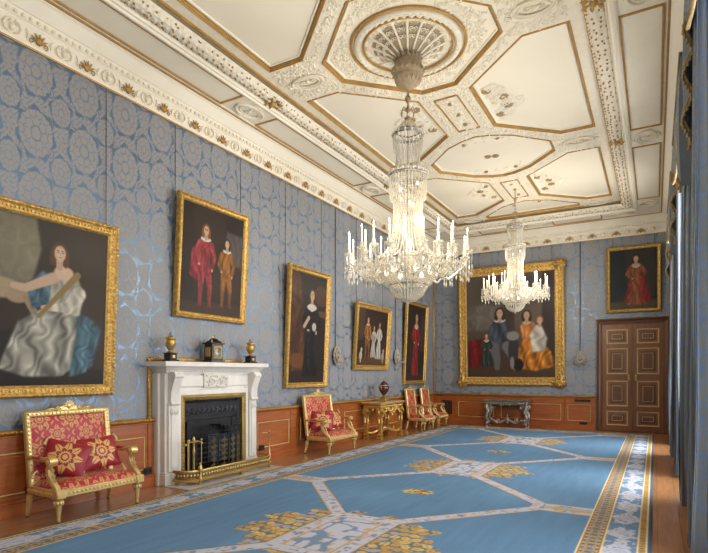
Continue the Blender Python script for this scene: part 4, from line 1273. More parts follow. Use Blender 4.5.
for i in range(-5, 6):
    spiral(go, lambda x, y, h, i=i: (i*.10+x, -.168, 1.02+y), .045, .01, i, 1.3*(1 if i % 2 else -1), .010, 11, 5)
    leaf(go, (i*.10+.05, -.162, .95), (0, 0, 1), (0, -1, 0), .14, .06, .02)
go.tube([(-.58, -.165, .90), (.58, -.165, .90)], .012, 6); go.tube([(-.58, -.165, 1.16), (.58, -.165, 1.16)], .012, 6)
go.build('grate_relief', M['iron2'], root)
ba = MB()
for k in range(5): ba.tube([(-.40, -.19, .22+k*.075), (0, -.235, .22+k*.075), (.40, -.19, .22+k*.075)], .013, 6)
for s in (-1, 0, 1): ba.tube([(s*.36, -.2-.03*(s == 0), .12), (s*.36, -.2-.03*(s == 0), .58)], .016, 6)
ba.build('fire_basket', M['iron2'], root)

b = MB(); b.bb((.302, FC-1.02, .0), (.78, FC+1.1, .011), .003)
tag(b.build('hearth_stone', M['hearth']), 'pale grey marble slab in front of the fireplace', 'hearth')

root = thing('fender', 'curved pierced brass fender along the front of the hearth', 'fender', (0, FC, .012), PI/2)
def fpath(off=0):
    x0, x1, dpt = -.90-off, .96+off, .62+off
    pts = [(x0, .32)]
    for k in range(9):
        a = PI-PI/2*k/8; pts.append((x0+.26+.26*math.cos(a), dpt-.22+.22*math.sin(a)))
    pts += [(x1-.10, dpt), (x1-.03, dpt-.03), (x1, dpt-.10), (x1, .34)]
    return pts
def Ffen(x, y, h): return (x, -y, h)
fb = MB(); fb.sweep(fpath(), [(-.0,.05),(.02,.05),(.025,.075),(.012,.085),(.012,.09),(-.0,.09)], False, Ffen); a = MB(); a.sweep(fpath(-.015), [(0,.17),(.025,.17),(.032,.19),(.025,.21),(.0,.21)], False, Ffen, True); a.build('fender_rail', M['brass'], root)
a = MB(); a.sweep(fpath(-.03), [(0,.08),(.008,.08),(.008,.18),(0,.18)], False, Ffen); a.build('fender_panel', M['bronze'], root)
P_ = fpath(.0)
for i in range(len(P_)-1):
    p, q = Vector(P_[i]), Vector(P_[i+1]); L = (q-p).length; n_ = max(1, int(L/.055))
    for k in range(n_):
        c = p+(q-p)*((k+.5)/n_); fb.ball((c.x, -c.y, .128), (.02, .014, .034), 6, 4); fb.ball((c.x, -c.y-.004, .068), (.016,.012,.014), 6, 4)
fb.build('fender_base', M['brass'], root)
for (x, y) in ((-.68, .61), (.93, .58), (-.88, .36), (.2, .61)):
    a = MB(); a.lathe([(.0,0),(.025,.0),(.03,.015),(.018,.03),(.022,.05),(.018,.06)], 10, (x, -y, 0)); a.build('fender_foot', M['brass'], root)
a = MB(); a.lathe([(.022,.05),(.028,.09),(.018,.12),(.026,.22),(.016,.25),(.012,.40),(.012,.56),(.018,.575),(.024,.60),(.012,.62),(0,.64)], 12, (.93, -.58, 0)); a.tube([(.93, -.58, .58), (.88, -.54, .585), (.83, -.51, .58)], .007, 6); a.build('fire_iron_rest', M['brass'], root)
a = MB(); a.lathe([(.03,.05),(.036,.09),(.02,.12),(.034,.20),(.03,.25),(.012,.28),(.02,.30),(0,.32)], 12, (-.68, -.62, 0)); a.build('fender_finial', M['brass'], root)

root = thing('fire_iron_stand', 'brass fire iron stand with hanging tools inside the fender', 'fire irons', (.47, FC-.66, .012), PI/2)
a = MB(); a.lathe([(.0,0),(.085,.0),(.09,.015),(.04,.04),(.022,.08),(.03,.12),(.016,.16),(.014,.40),(.024,.46),(.014,.50),(.013,.58),(.026,.62),(.012,.66),(0,.68)], 14); a.build('stand', M['brass'], root)
a = MB(); a.tube([(-.15, 0, .57), (-.08, 0, .60), (0, 0, .59), (.08, 0, .60), (.15, 0, .57)], .011, 6)
for s in (-1, 1): a.ball((s*.155, 0, .565), .02, 8, 5)
a.build('crossbar', M['brass'], root)
for s, kind in ((-1, 0), (1, 1), (-.5, 2)):
    a = MB(); x = s*.13; y = -.02 if kind < 2 else .03
    a.tube([(x, y, .60), (x, y, .18)], .007, 6); a.ball((x, y, .62), .018, 8, 5)
    if kind == 0: a.box((x, y, .13), (.07, .014, .12), .01)
    elif kind == 1: a.lathe([(.03,0),(.034,.06),(.01,.10)], 10, (x, y, .09))
    else: a.tube([(x-.02, y, .20), (x-.025, y, .09)], .008, 6); a.tube([(x+.02, y, .20), (x+.025, y, .09)], .008, 6)
    a.build(('fire_shovel', 'hearth_brush', 'fire_tongs')[kind], M['brass'], root)

root = thing('fire_screen', 'low wrought iron and glass fire screen with gilt scrolls before the grate', 'fire screen', (.40, FC+.08, .012), PI/2)
n_ = 4
xs_ = [-.34, -.20, .0, .20, .34]; ys_ = [.05, -.03, -.05, -.03, .05]
hs_ = [.60, .78, .84, .78, .60]
f_ = MB(); g_ = MB(); o_ = MB()
for i in range(5):
    f_.tube([(xs_[i], ys_[i], 0), (xs_[i], ys_[i], hs_[i]-.06)], .010, 6)
for i in range(4):
    p0 = (xs_[i], ys_[i]); p1 = (xs_[i+1], ys_[i+1]); md = ((p0[0]+p1[0])/2, (p0[1]+p1[1])/2)
    f_.tube([(p0[0], p0[1], .08), (p1[0], p1[1], .08)], .009, 6); f_.tube([(p0[0], p0[1], .70 if 0 < i < 3 else .64), (p1[0], p1[1], .70 if 0 < i < 3 else .64)], .009, 6)
    for s in (-1, 1):
        spiral(f_, lambda x, y, h, md=md, s=s: (md[0]+s*.05+x, md[1], .755+y), .05, .012, -PI/2, 1.3*s, .007, 12, 5)
    g_.add([(p0[0], p0[1], .08), (p1[0], p1[1], .08), (p1[0], p1[1], .66), (p0[0], p0[1], .66)], [(0,1,2,3)])
    for k in range(5):
        for s in (-1, 1): spiral(o_, lambda x, y, h, md=md, s=s, k=k: (md[0]+s*.028+x, md[1]-.012, .18+k*.095+y), .028, .006, 0, 1.2*s, .0055, 9, 4)
    o_.tube([(md[0], md[1]-.012, .13), (md[0], md[1]-.012, .62)], .005, 5)
f_.build('iron_frame', M['iron'], root); g_.build('glass_panel', M['smoked'], root); o_.build('gilt_scroll', M['dullbrass'], root)

# things on the mantel shelf
def urn(label, y):
    r = thing('mantel_urn', label, 'urn', (.22, y, 1.771), PI/2, 'gilt urns on the mantel shelf')
    a = MB(); a.box((0,0,.015), (.17,.17,.03), .005); a.box((0,0,.07), (.13,.13,.08), .006); a.box((0,0,.118), (.145,.145,.016), .004); a.build('plinth', M['ebony'], r)
    a = MB(); a.box((0,-.067,.07), (.05,.008,.045), .003); a.lathe([(.0,.126),(.05,.126),(.052,.135),(.025,.15),(.02,.165),(.035,.175),(.062,.215),(.072,.26),(.07,.30),(.055,.315),(.06,.325),(.078,.33),(.078,.34),(.05,.355),(.03,.37),(.012,.38),(.018,.395),(.02,.405),(.0,.425)], 20)
    for s in (-1, 1): a.tube([(s*.06,0,.24),(s*.092,0,.27),(s*.09,0,.31),(s*.06,0,.325)], .008, 6)
    a.build('urn_body', M['urn'], r)
urn('gilt lidded urn on a dark plinth at the left end of the mantel shelf', 5.33)
urn('gilt lidded urn on a dark plinth at the right end of the mantel shelf', 7.06)
r = thing('mantel_clock', 'black ebony bracket clock with gilt dial in the middle of the mantel shelf', 'clock', (.22, 6.19, 1.771), PI/2)
a = MB(); a.box((0,0,.02), (.30,.20,.04), .006); a.box((0,0,.165), (.25,.165,.25), .006); a.box((0,0,.30), (.29,.20,.025), .006)
a.lathe([(.17,.312),(.15,.33),(.10,.345),(.085,.365),(.05,.38),(.03,.385)], 4); a.build('case', M['ebony'], r)
a = MB(); a.box((0,-.085,.16), (.19,.008,.19), .002); a.build('dial_plate', M['dial'], r)
a = MB(); N_ = 24
a.tube([(.075*math.cos(2*PI*i/N_), -.092, .155+.075*math.sin(2*PI*i/N_)) for i in range(N_)], .008, 6, False, True); a.lathe([(.066,0),(.06,.003),(0,.004)], 20)
nv = 3*20; a.v[-nv:] = [(x, -.089-z, .155+y) for x, y, z in a.v[-nv:]]
a.build('chapter_ring', M['silver'], r)
a = MB(); a.tube([(0,-.096,.155),(.018,-.096,.20)], .004, 5); a.tube([(0,-.096,.155),(-.045,-.096,.17)], .003, 5); a.build('hands', M['ebony'], r)
a = MB(); a.tube([(-.03,0,.385),(-.028,0,.415),(0,0,.425),(.028,0,.415),(.03,0,.385)], .007, 6); a.build('carrying_handle', M['urn'], r)
for sx in (-1, 1):
    for sy in (-1, 1):
        a = MB(); a.lathe([(.0,.31),(.014,.312),(.008,.33),(.014,.345),(0,.365)], 8, (sx*.125, sy*.08, 0)); a.build('finial', M['urn'], r)
    a = MB(); a.box((sx*.128,0,.165), (.008,.10,.15), .003); a.build('side_fret', M['urn'], r)

# ------------------------------------------------------------------ gilt seats
def make_seat(W, H, D, label, group, loc, narrow=False):
    r = thing('gilt_settee' if not narrow else 'gilt_armchair', label, 'settee' if not narrow else 'armchair', loc, PI/2, group)
    hw = W/2; yf = -D/2; yb = D/2-.04
    # legs
    for s in (-1, 1):
        a = MB(); a.lathe([(.0,.02),(.018,.022),(.02,.05),(.016,.055),(.03,.16),(.034,.20),(.044,.225),(.05,.245),(.03,.255),(.044,.265),(.044,.285)], 14, (s*(hw-.05), yf+.05, 0))
        for k in range(8):
            t = 2*PI*k/8; a.ball((s*(hw-.05)+.04*math.cos(t), yf+.05+.04*math.sin(t), .225), (.016,.016,.03), 6, 4)
        l = a.build('leg', M['goldfurn'], r)
        c = MB(); c.lathe([(0,0),(.014,.002),(.018,.012),(.014,.022),(0,.026)], 10, (s*(hw-.05), yf+.05, 0)); c.build('castor', M['black'], l)
        a = MB(); a.tube([(s*(hw-.04), yb+.06, .02), (s*(hw-.04), yb+.03, .12), (s*(hw-.04), yb, .27)], [.024,.03,.04], 4); l = a.build('leg', M['goldfurn'], r)
        c = MB(); c.lathe([(0,0),(.014,.002),(.018,.012),(.014,.022),(0,.026)], 10, (s*(hw-.04), yb+.06, 0)); c.build('castor', M['black'], l)
    # seat rail
    a = MB(); a.bb((-hw, yf, .275), (hw, yf+.07, .36), .01); a.bb((-hw, yb-.03, .275), (hw, yb+.04, .36), .01)
    for s in (-1, 1): a.bb((s*hw-(.07 if s > 0 else 0), yf, .275), (s*hw+(.07 if s < 0 else 0), yb+.04, .36), .01)
    x = -hw+.05
    while x < hw-.03:
        a.ball((x, yf-.002, .318), (.020,.012,.018), 6, 4); x += .048
    y = yf+.06
    while y < yb:
        for s in (-1, 1): a.ball((s*hw, y, .318), (.012,.020,.018), 6, 4)
        y += .048
    for s in (-1, 1): a.box((s*(hw-.045), yf+.03, .318), (.105,.10,.10), .012)
    a.build('seat_rail', M['goldfurn'], r)
    # domed seat
    a = MB()
    def seatf(u, v):
        x = (u-.5)*2; y = (v-.5)*2
        k = (1-abs(x)**4)*(1-abs(y)**4)
        return (x*(hw-.03), (yf+yb)/2+y*(yb-yf)/2*.98, .355+.085*max(0, k)**.5)
    a.grid(19, 15, seatf); a.bb((-hw+.04, yf+.03, .34), (hw-.04, yb, .36)); a.build('seat', M['crimson'], r, 60)
    # raked back
    z0, z1 = .34, H-.10; rk = .10
    Fb = lambda x, y, h: (x, yb-.0+(y-z0)/(z1-z0)*rk-h, y)
    bw = hw-.02 if not narrow else hw-.06
    top = bw*1.0
    a = MB(); pth = [(-bw, z0), (bw, z0), (top, z1), (-top, z1)]
    a.sweep(pth, [(0,-.03),(0,.02),(.015,.035),(.04,.035),(.06,.02),(.065,-.02)], True, Fb)
    def runb(p, q, st):
        p, q = Vector(p), Vector(q); n = int((q-p).length/st)
        for k in range(n+1):
            c = p+(q-p)*k/n; a.ball(Fb(c.x, c.y, .034), (.014,.010,.014), 6, 4)
    runb((-bw+.03, z1-.03), (bw-.03, z1-.03), .045); runb((-bw+.03, z0+.25), (-bw+.03, z1-.03), .045); runb((bw-.03, z0+.25), (bw-.03, z1-.03), .045)
    a.build('back_frame', M['goldfurn'], r)
    a = MB()                                                       # carved cresting
    cw = bw*.62 if not narrow else bw*.8
    pts = [(-cw, z1-.01), (-cw*.7, z1+.012), (-cw*.35, z1+.03), (-cw*.2, z1+.055), (0, z1+.075), (cw*.2, z1+.055), (cw*.35, z1+.03), (cw*.7, z1+.012), (cw, z1-.01)]
    a.prism(pts, -.012, .02, Fb)
    for s in (-1, 1):
        spiral(a, lambda x, y, h, s=s: Fb(s*cw*.42+x, z1+.022+y, .026), .032, .008, 0, 1.4*s, .010, 12, 5)
        a.tube([Fb(s*cw, z1, .02), Fb(s*cw*.7, z1+.02, .03), Fb(s*cw*.5, z1+.01, .028)], [.006,.013,.01], 5)
    a.ball(Fb(0, z1+.045, .02), (.035,.02,.04), 10, 6)
    for k in range(7):
        t = PI*k/6; leaf(a, Fb(.02*math.cos(t), z1+.045+.02*math.sin(t), .03), (math.cos(t), 0, math.sin(t)), (0,-1,0), .05, .03, .015)
    a.build('crest', M['goldfurn'], r, 0)
    a = MB()
    def bkf(u, v):
        x = (u-.5)*2; y = (v-.5)*2
        k = max(0, (1-abs(x)**4)*(1-abs(y)**4))**.5
        p = Fb(x*(bw-.055), z0+.03+(v)*(z1-z0-.085), .0+.045*k); return p
    a.grid(17, 13, bkf); a.build('back_panel', M['crimson'], r, 60)
    a = MB(); a.prism([(-bw+.02, z0), (bw-.02, z0), (top-.02, z1-.02), (-top+.02, z1-.02)], -.03, -.012, Fb); a.build('outside_back', M['crimson'], r)
    # open arms with scrolled supports
    for s in (-1, 1):
        x = s*(hw-.035); ab = Fb(x, .68, 0)[1]
        a = MB()
        ye = yf+.17
        a.tube([(x, ab+.01, .66), (x, ab-.10, .675), (x, (ab+ye)/2, .655), (x, ye+.04, .675), (x, ye-.02, .665)], [.026,.024,.024,.030,.036], 8)
        a.tube([(x-.045, ye-.02, .655), (x+.045, ye-.02, .655)], .046, 14)
        a.tube([(x, ye, .63), (x, ye+.035, .57), (x, ye+.015, .49), (x, ye-.06, .42), (x, yf+.05, .37), (x, yf+.04, .34)], [.030,.034,.036,.036,.034,.036], 8)
        for k in range(4): leaf(a, (x, ye-.02-.02*k, .60-.055*k), (0, -.4, -1), (0, -1, .4), .08, .05, .025)
        a.ball((x-.05*1, ye-.02, .655), (.012,.03,.03), 8, 5); a.ball((x+.05, ye-.02, .655), (.012,.03,.03), 8, 5)
        arm = a.build('arm', M['goldfurn'], r)
        p = MB(); p.ball((x, (ab+ye)/2+.02, .678), (.03, (ab-ye)/2*.62, .022), 10, 6); p.build('arm_pad', M['crimson'], arm)
    return r
gs = 'wide gilt settees against the left wall'
s1 = make_seat(1.08, 1.27, .60, 'wide gilt settee in crimson brocade left of the fireplace', gs, (.52, 3.84, 0))
s2 = copy_tree(s1); s2.location = (.52, 9.22, 0); s2['label'] = 'wide gilt settee in crimson brocade right of the fireplace, beside the gilt console table'
ga = 'gilt armchairs beyond the console table'
c1 = make_seat(.74, 1.26, .58, 'gilt crimson armchair next to the gilt console table', ga, (.49, 14.05, 0), True)
c2 = copy_tree(c1); c2.location = (.49, 15.14, 0); c2['label'] = 'gilt crimson armchair nearest the far left corner of the room'

def make_cushion(label, loc, rot, w=.42, h=.34):
    r = thing('tasselled_cushion', label, 'cushion', loc, 0, 'crimson cushions on the settees')
    r.rotation_euler = rot
    a = MB(); T = .075
    def f(u, v, sg):
        x = (u-.5)*2; y = (v-.5)*2
        k = max(0, (1-x*x)*(1-y*y))**.55
        pin = 1-.06*(1-abs(y)**2)*abs(x)**6; pin2 = 1-.07*(1-abs(x)**2)*abs(y)**6
        return (x*w/2*pin, sg*T*k, y*h/2*pin2)
    a.grid(17, 15, lambda u, v: f(u, v, -1)); a.grid(17, 15, lambda u, v: f(u, v, 1))
    a.build('cover', M['cushion'], r, 70)
    for sx in (-1, 1):
        for sz in (-1, 1):
            t = MB(); c = (sx*w/2*.98, 0, sz*h/2*.98)
            t.ball(c, .014, 8, 5); t.tube([(c[0]+sx*.006, 0, c[2]), (c[0]+sx*.018, 0, c[2]-.03), (c[0]+sx*.02, 0, c[2]-.085)], [.008,.013,.018], 8)
            t.build('tassel', M['tassel'], r)
    return r
k1 = make_cushion('crimson flower cushion turned sideways on the left of the nearest settee', (.46, 3.62, .635), (math.radians(-22), math.radians(14), PI/2-.75), .48, .40)
k2 = copy_tree(k1); k2['label'] = 'crimson flower cushion facing forward on the right of the nearest settee'; k2.location = (.47, 4.03, .65); k2.rotation_euler = (math.radians(-24), math.radians(-3), PI/2-.1)
k3 = copy_tree(k1); k3['label'] = 'crimson flower cushion turned sideways on the settee right of the fireplace'; k3.location = (.44, 8.99, .635); k3.rotation_euler = (math.radians(-22), math.radians(8), PI/2-.8)
k4 = copy_tree(k1); k4['label'] = 'crimson flower cushion facing forward on the settee right of the fireplace'; k4.location = (.46, 9.41, .65); k4.rotation_euler = (math.radians(-24), 0, PI/2-.1)

# ------------------------------------------------------------------ console tables
r = thing('console_table', 'gilt carved console table with scroll stretcher against the left wall', 'table', (.36, 11.93, 0), PI/2)
hw, hd = .62, .25
a = MB(); a.box((0,0,.885), (1.36,.56,.035), .012); a.build('tabletop', M['tantop'], r)
a = MB(); a.box((0,0,.855), (1.34,.55,.03), .01); a.box((0,0,.79), (1.26,.48,.10), .01)
x = -.62
while x < .63:
    a.ball((x, -.245, .80), (.02,.014,.026), 6, 4); x += .05
for s in (-1, 1):
    y = -.22
    while y < .23: a.ball((s*.635, y, .80), (.014,.02,.026), 6, 4); y += .05
a.build('frieze', M['tablegold'], r)
a = MB()                                                           # festooned apron
for i in range(13):
    t = i/12*2-1; z = .73-.07*(1-abs(math.sin(t*PI))) - .03*math.cos(t*PI*2)
    a.ball((t*.5, -.235, z), (.045,.03,.035), 8, 5); leaf(a, (t*.5, -.25, z), (random.uniform(-.5,.5), 0, -1), (0,-1,0), .09, .06, .03)
for s in (-1, 1):
    for t in (-.14, 0, .14): a.ball((s*.61, t, .715-abs(t)*.1), (.025,.05,.04), 8, 5)
a.ball((0, -.25, .70), (.07,.035,.075), 10, 6)
a.build('apron_garland', M['tablegold'], r, 0)
for sx in (-1, 1):
    for sy in (-1, 1):
        a = MB(); c = (sx*.57, sy*.19, 0)
        prof = [(.0,0),(.07,0),(.075,.04),(.055,.06),(.06,.10),(.075,.12),(.05,.15),(.042,.18),(.05,.42),(.062,.56),(.075,.60),(.05,.63),(.075,.66),(.085,.72),(.07,.75)]
        a.M = Matrix.Translation(c) @ Matrix.Rotation(PI/4, 4, 'Z'); a.lathe([(q*1.15, z) for q, z in prof], 4, (0,0,0)); a.M = Matrix.Identity(4)
        for k in range(4):
            t = PI/2*k; a.tube([(c[0]+.05*math.cos(t), c[1]+.05*math.sin(t), .58), (c[0]+.10*math.cos(t), c[1]+.10*math.sin(t), .66), (c[0]+.06*math.cos(t), c[1]+.06*math.sin(t), .72)], [.02,.03,.015], 6)
            leaf(a, (c[0]+.05*math.cos(t), c[1]+.05*math.sin(t), .54), (0,0,-1), (math.cos(t), math.sin(t), 0), .2, .05, .025)
        a.build('leg', M['tablegold'], r)
a = MB()
for s in (-1, 1):
    a.tube([(s*.55, -.17, .16), (s*.42, -.13, .13), (s*.28, -.07, .17), (s*.14, -.02, .22), (0, 0, .20)], [.03,.04,.045,.04,.05], 8)
    a.tube([(s*.55, .17, .16), (s*.42, .13, .13), (s*.28, .07, .17), (s*.14, .02, .22), (0, 0, .20)], [.03,.04,.045,.04,.05], 8)
    spiral(a, lambda x, y, h, s=s: (s*.36+x, -.11, .20+y), .06, .015, 0, 1.3*s, .02, 12, 6)
a.ball((0, 0, .24), (.08,.08,.06), 12, 7)
a.build('stretcher', M['tablegold'], r)
r = thing('lidded_vase', 'dark red lidded vase with gilt mounts on the gilt console table', 'vase', (.36, 11.95, .903), 0)
a = MB(); a.box((0,0,.03), (.2,.2,.06), .008); a.box((0,0,.085), (.15,.15,.05), .006); a.lathe([(.05,.11),(.055,.12),(.03,.14),(.04,.155)], 16); a.build('gilt_plinth', M['urn'], r)
a = MB(); a.lathe([(.035,.15),(.06,.18),(.11,.25),(.135,.32),(.13,.36),(.10,.385)], 24); a.build('vase_body', M['vase'], r)
a = MB(); a.lathe([(.10,.383),(.112,.39),(.112,.40),(.09,.405)], 24)
for s in (-1, 1): a.tube([(0, s*.12, .30), (0, s*.165, .34), (0, s*.16, .40), (0, s*.10, .395)], .012, 6)
a.build('gilt_mount', M['urn'], r)
a = MB(); a.lathe([(.10,.402),(.095,.43),(.07,.47),(.03,.495),(.012,.50)], 24); l = a.build('lid', M['vase'], r)
a = MB(); a.lathe([(.012,.498),(.022,.51),(.024,.525),(.01,.545),(0,.555)], 12); a.build('finial', M['urn'], l)

r = thing('console_table', 'silver carved console table with finial stretcher against the far wall', 'table', (2.46, 15.97, 0), 0)
a = MB(); a.box((0,0,.81), (1.38,.50,.03), .01); a.box((0,0,.785), (1.33,.46,.025), .008); a.build('tabletop', M['silver'], r)
a = MB(); a.box((0,0,.725), (1.24,.40,.10), .01)
for i in range(26):
    x = -.6+i*.048; a.ball((x, -.205, .72+.015*math.sin(i*1.7)), (.026,.02,.03), 6, 4)
for s in (-1, 1): spiral(a, lambda x, y, h, s=s: (s*.12+x, -.215, .70+y), .07, .015, 0, 1.3*s, .014, 12, 5)
a.build('frieze', M['silver'], r, 0)
for sx in (-1, 1):
    for sy in (-1, 1):
        a = MB(); x, y = sx*.55, sy*.16
        a.tube([(x, y, .70), (x+sx*.05, y, .62), (x-sx*.03, y, .50), (x+sx*.02, y, .38), (x+sx*.05, y, .28), (x-sx*.01, y, .16), (x+sx*.02, y, .06)], [.05,.065,.055,.06,.05,.045,.05], 8)
        spiral(a, lambda u, v, h: (x-sx*.10+u, y, .60+v), .07, .015, 0, 1.4*sx, .022, 12, 6); spiral(a, lambda u, v, h: (x-sx*.02+u, y, .14+v), .06, .015, 0, -1.4*sx, .022, 12, 6)
        a.lathe([(0,0),(.06,0),(.065,.02),(.045,.05),(.03,.07)], 10, (x+sx*.02, y, 0))
        for k in range(5): leaf(a, (x, y-.05, .62-k*.11), (sx*.3*(-1)**k, 0, -1), (0,-1,0), .12, .07, .035)
        a.build('leg', M['silver'], r, 0)
a = MB()
for s in (-1, 1):
    a.tube([(s*.53, -.05, .14), (s*.42, -.04, .22), (s*.30, -.02, .12), (s*.18, -.01, .14), (s*.08, 0, .20), (0, 0, .20)], [.035,.04,.045,.04,.035,.05], 8)
    spiral(a, lambda x, y, h, s=s: (s*.26+x, -.05, .21+y), .06, .015, 0, 1.3*s, .02, 12, 6)
a.lathe([(.0,.12),(.04,.14),(.03,.18),(.06,.22),(.05,.27),(.02,.30),(.03,.33),(.012,.37),(.0,.42)], 14)
a.build('stretcher', M['silver'], r)

# ------------------------------------------------------------------ crystal wall lights on long cords
def sconce(label, loc, rz):
    r = thing('wall_light', label, 'wall light', loc, rz, 'crystal wall lights')
    a = MB(); a.ball((0,-.03,0), (.115,.03,.17), 18, 10); a.build('backplate', M['silver'], r)
    a = MB()
    for i in range(16):
        t = 2*PI*i/16
        a.octa((.115*math.cos(t), -.05, .165*math.sin(t)), .028, .036); a.octa((.07*math.cos(t+.2), -.07, .10*math.sin(t+.2)), .026, .036)
    a.octa((0,-.07,0), .035, .045); a.octa((0,-.04,-.21), .016, .04); a.build('cut_drops', M['crystal'], r, 0)
    for s in (-1, 1):
        a = MB(); a.tube([(s*.02,-.05,-.10), (s*.08,-.11,-.15), (s*.15,-.14,-.12), (s*.17,-.14,-.07)], .009, 6); a.lathe([(0,0),(.035,.006),(.04,.015),(.015,.02),(.015,.03)], 12, (s*.17,-.14,-.075)); arm = a.build('arm', M['brass'], r)
        for k in range(4):
            q = MB(); t = PI/2*k; q.octa((s*.17+.03*math.cos(t), -.14+.03*math.sin(t), -.11), .009, .03); q.build('pendant', M['crystal'], arm, 0)
    r.scale = (1.15,)*3
    a = MB(); a.tube([(0,-.012,.17), (0,-.012,(ZW-.04-loc[2])/1.15)], .009, 6); a.build('cord', M['cord'], r)
    return r
sconce('crystal wall light on a dark cord right of the tall portrait in black', (.012, 10.18, 2.0), PI/2)
sconce('crystal wall light on a dark cord left of the portrait in red', (.012, 13.36, 2.05), PI/2)
sconce('crystal wall light on a dark cord between the far painting and the door', (4.43, RL-.012, 2.02), 0)

# ------------------------------------------------------------------ chandeliers
def strands(mb, prof, n, gap=.027, r=.0125, ph=0):
    """vertical bead strings following (radius, z) points"""
    for k in range(n):
        t = 2*PI*k/n+ph; carry = 0
        for (r0, z0), (r1, z1) in zip(prof[:-1], prof[1:]):
            L = math.hypot(r1-r0, z1-z0); s = carry
            while s < L:
                q = s/L; rr = r0+(r1-r0)*q
                mb.octa((rr*math.cos(t), rr*math.sin(t), z0+(z1-z0)*q), r, r*1.25); s += gap
            carry = s-L
def ringb(mb, r, z, rad, n=36): mb.tube([(r*math.cos(2*PI*i/n), r*math.sin(2*PI*i/n), z) for i in range(n)], rad, 6, False, True)
def make_chandelier(label, loc):
    r = thing('chandelier', label, 'chandelier', loc, 0, 'tiered crystal chandeliers')
    # heights measured from the lowest drop
    a = MB(); strands(a, [(.03,2.50),(.10,2.43),(.16,2.34)], 14); strands(a, [(.20,2.28),(.195,2.16),(.175,2.07)], 24, .029, .0135); strands(a, [(.17,2.18),(.155,1.98),(.165,1.84),(.20,1.74)], 24, .029, .0135)
    u = a.build('upper_bead_curtain', M['crystal'], r, 0); u['kind'] = 'stuff'
    a = MB(); strands(a, [(.25,1.74),(.25,1.56),(.235,1.42)], 34, .029, .0135)
    u = a.build('fringe_bead_curtain', M['crystal'], r, 0); u['kind'] = 'stuff'
    a = MB(); strands(a, [(.195,1.44),(.19,1.20),(.205,.98),(.25,.78),(.33,.66),(.40,.60)], 34, .029, .0135)
    u = a.build('column_bead_curtain', M['crystal'], r, 0); u['kind'] = 'stuff'
    a = MB(); strands(a, [(.40,.58),(.40,.48),(.37,.38),(.30,.30),(.245,.27)], 44, .029, .0145)
    u = a.build('basket_bead_curtain', M['crystal'], r, 0); u['kind'] = 'stuff'
    a = MB(); strands(a, [(.245,.26),(.24,.20),(.20,.13),(.12,.07),(.03,.04)], 32, .028, .014); a.octa((0,0,.015), .02, .035)
    u = a.build('bowl_bead_curtain', M['crystal'], r, 0); u['kind'] = 'stuff'
    a = MB()
    for rr, z, rad in ((.16,2.34,.010),(.20,2.28,.013),(.20,1.74,.010),(.25,1.74,.014),(.195,1.44,.008),(.40,.59,.013),(.245,.265,.011)): ringb(a, rr, z, rad)
    a.lathe([(.006,0),(.006,2.4)], 8, (0,0,.06)); a.build('hoops', M['silver'], r)
    for nm, rr, z, n, h in (('crown_drops', .205, 2.30, 14, .045), ('spire_drops', .255, 1.78, 22, .04), ('rim_drops', .41, .62, 26, .035)):
        a = MB()
        for k in range(n):
            t = 2*PI*k/n; a.octa((rr*math.cos(t), rr*math.sin(t), z), .022, h)
        ringb(a, rr, z, .007); a.build(nm, M['crystal'], r, 0)
    a = MB(); a.lathe([(.0,2.56),(.03,2.54),(.05,2.52),(.03,2.50),(.06,2.47),(.02,2.44)], 14)
    for k in range(6):
        t = PI/3*k; a.tube([(0,0,2.60), (.07*math.cos(t), .07*math.sin(t), 2.66), (.10*math.cos(t), .10*math.sin(t), 2.60), (.09*math.cos(t), .09*math.sin(t), 2.56)], .008, 5)
    a.build('canopy', M['bronze'], r)
    # lamps inside the column and basket
    for k in range(9):
        t = k*2.4; z = .80+k*.105; q = MB(); rr = .13 if z > .95 else .17
        q.ball((rr*math.cos(t), rr*math.sin(t), z), (.018,.018,.028), 8, 6); q.build('inner_bulb', M['bulb'], r)
    for k in range(6):
        t = 2*PI*k/6+.25; q = MB(); q.ball((.30*math.cos(t), .30*math.sin(t), .44), (.032,.032,.042), 10, 6); q.build('basket_bulb', M['bulb'], r)
    # branches
    def branch(t, R, zc, drop, L):
        c, s_ = math.cos(t), math.sin(t)
        P = lambda q, z: (q*c, q*s_, z)
        a = MB(); a.tube([P(.36,.52), P(.44,.40), P(R*.72,.36), P(R*.92,zc-.16), P(R,zc-.10), P(R,zc-.02)], [.014,.014,.013,.012,.011,.011], 6)
        x, y = R*c, R*s_
        a.lathe([(.01,-.05),(.02,-.035),(.03,-.02),(.062,-.005),(.066,.004),(.03,.004),(.022,.012),(.022,.05),(.026,.06),(.018,.06)], 14, (x, y, zc))
        arm = a.build('branch', M['crystal'], r)
        q = MB(); q.lathe([(.0105,.05),(.010,.05+L),(.004,.05+L+.004)], 10, (x, y, zc)); q.build('candle', M['wax'], arm)
        q = MB(); q.lathe([(.003,0),(.009,.012),(.008,.024),(.003,.042),(0,.05)], 8, (x, y, zc+.05+L)); q.build('flame_bulb', M['flame'], arm)
        q = MB()
        for k in range(8):
            u = 2*PI*k/8; xx, yy = x+.06*math.cos(u), y+.06*math.sin(u); d = drop*(1 if k % 2 else .72); zz = zc-.015
            while zz > zc-d+.05: q.octa((xx, yy, zz), .009, .011); zz -= .026
            q.octa((xx, yy, zc-d), .017, .045)
        for k in range(5):      # leafy cut-glass spray on the branch
            u = random.uniform(.55, .95); zz = .40+.08*random.random(); q.octa((R*u*c+random.uniform(-.04,.04), R*u*s_+random.uniform(-.04,.04), zz), .022, .035)
        q.build('pendants', M['crystal'], arm, 0)['kind'] = 'stuff'
        return P(R, zc)
    outer = [branch(2*PI*k/12+.13, .80, .66, .30, .20) for k in range(12)]
    inner = [branch(2*PI*k/8+.35, .58, .74, .26, .21) for k in range(8)]
    a = MB()
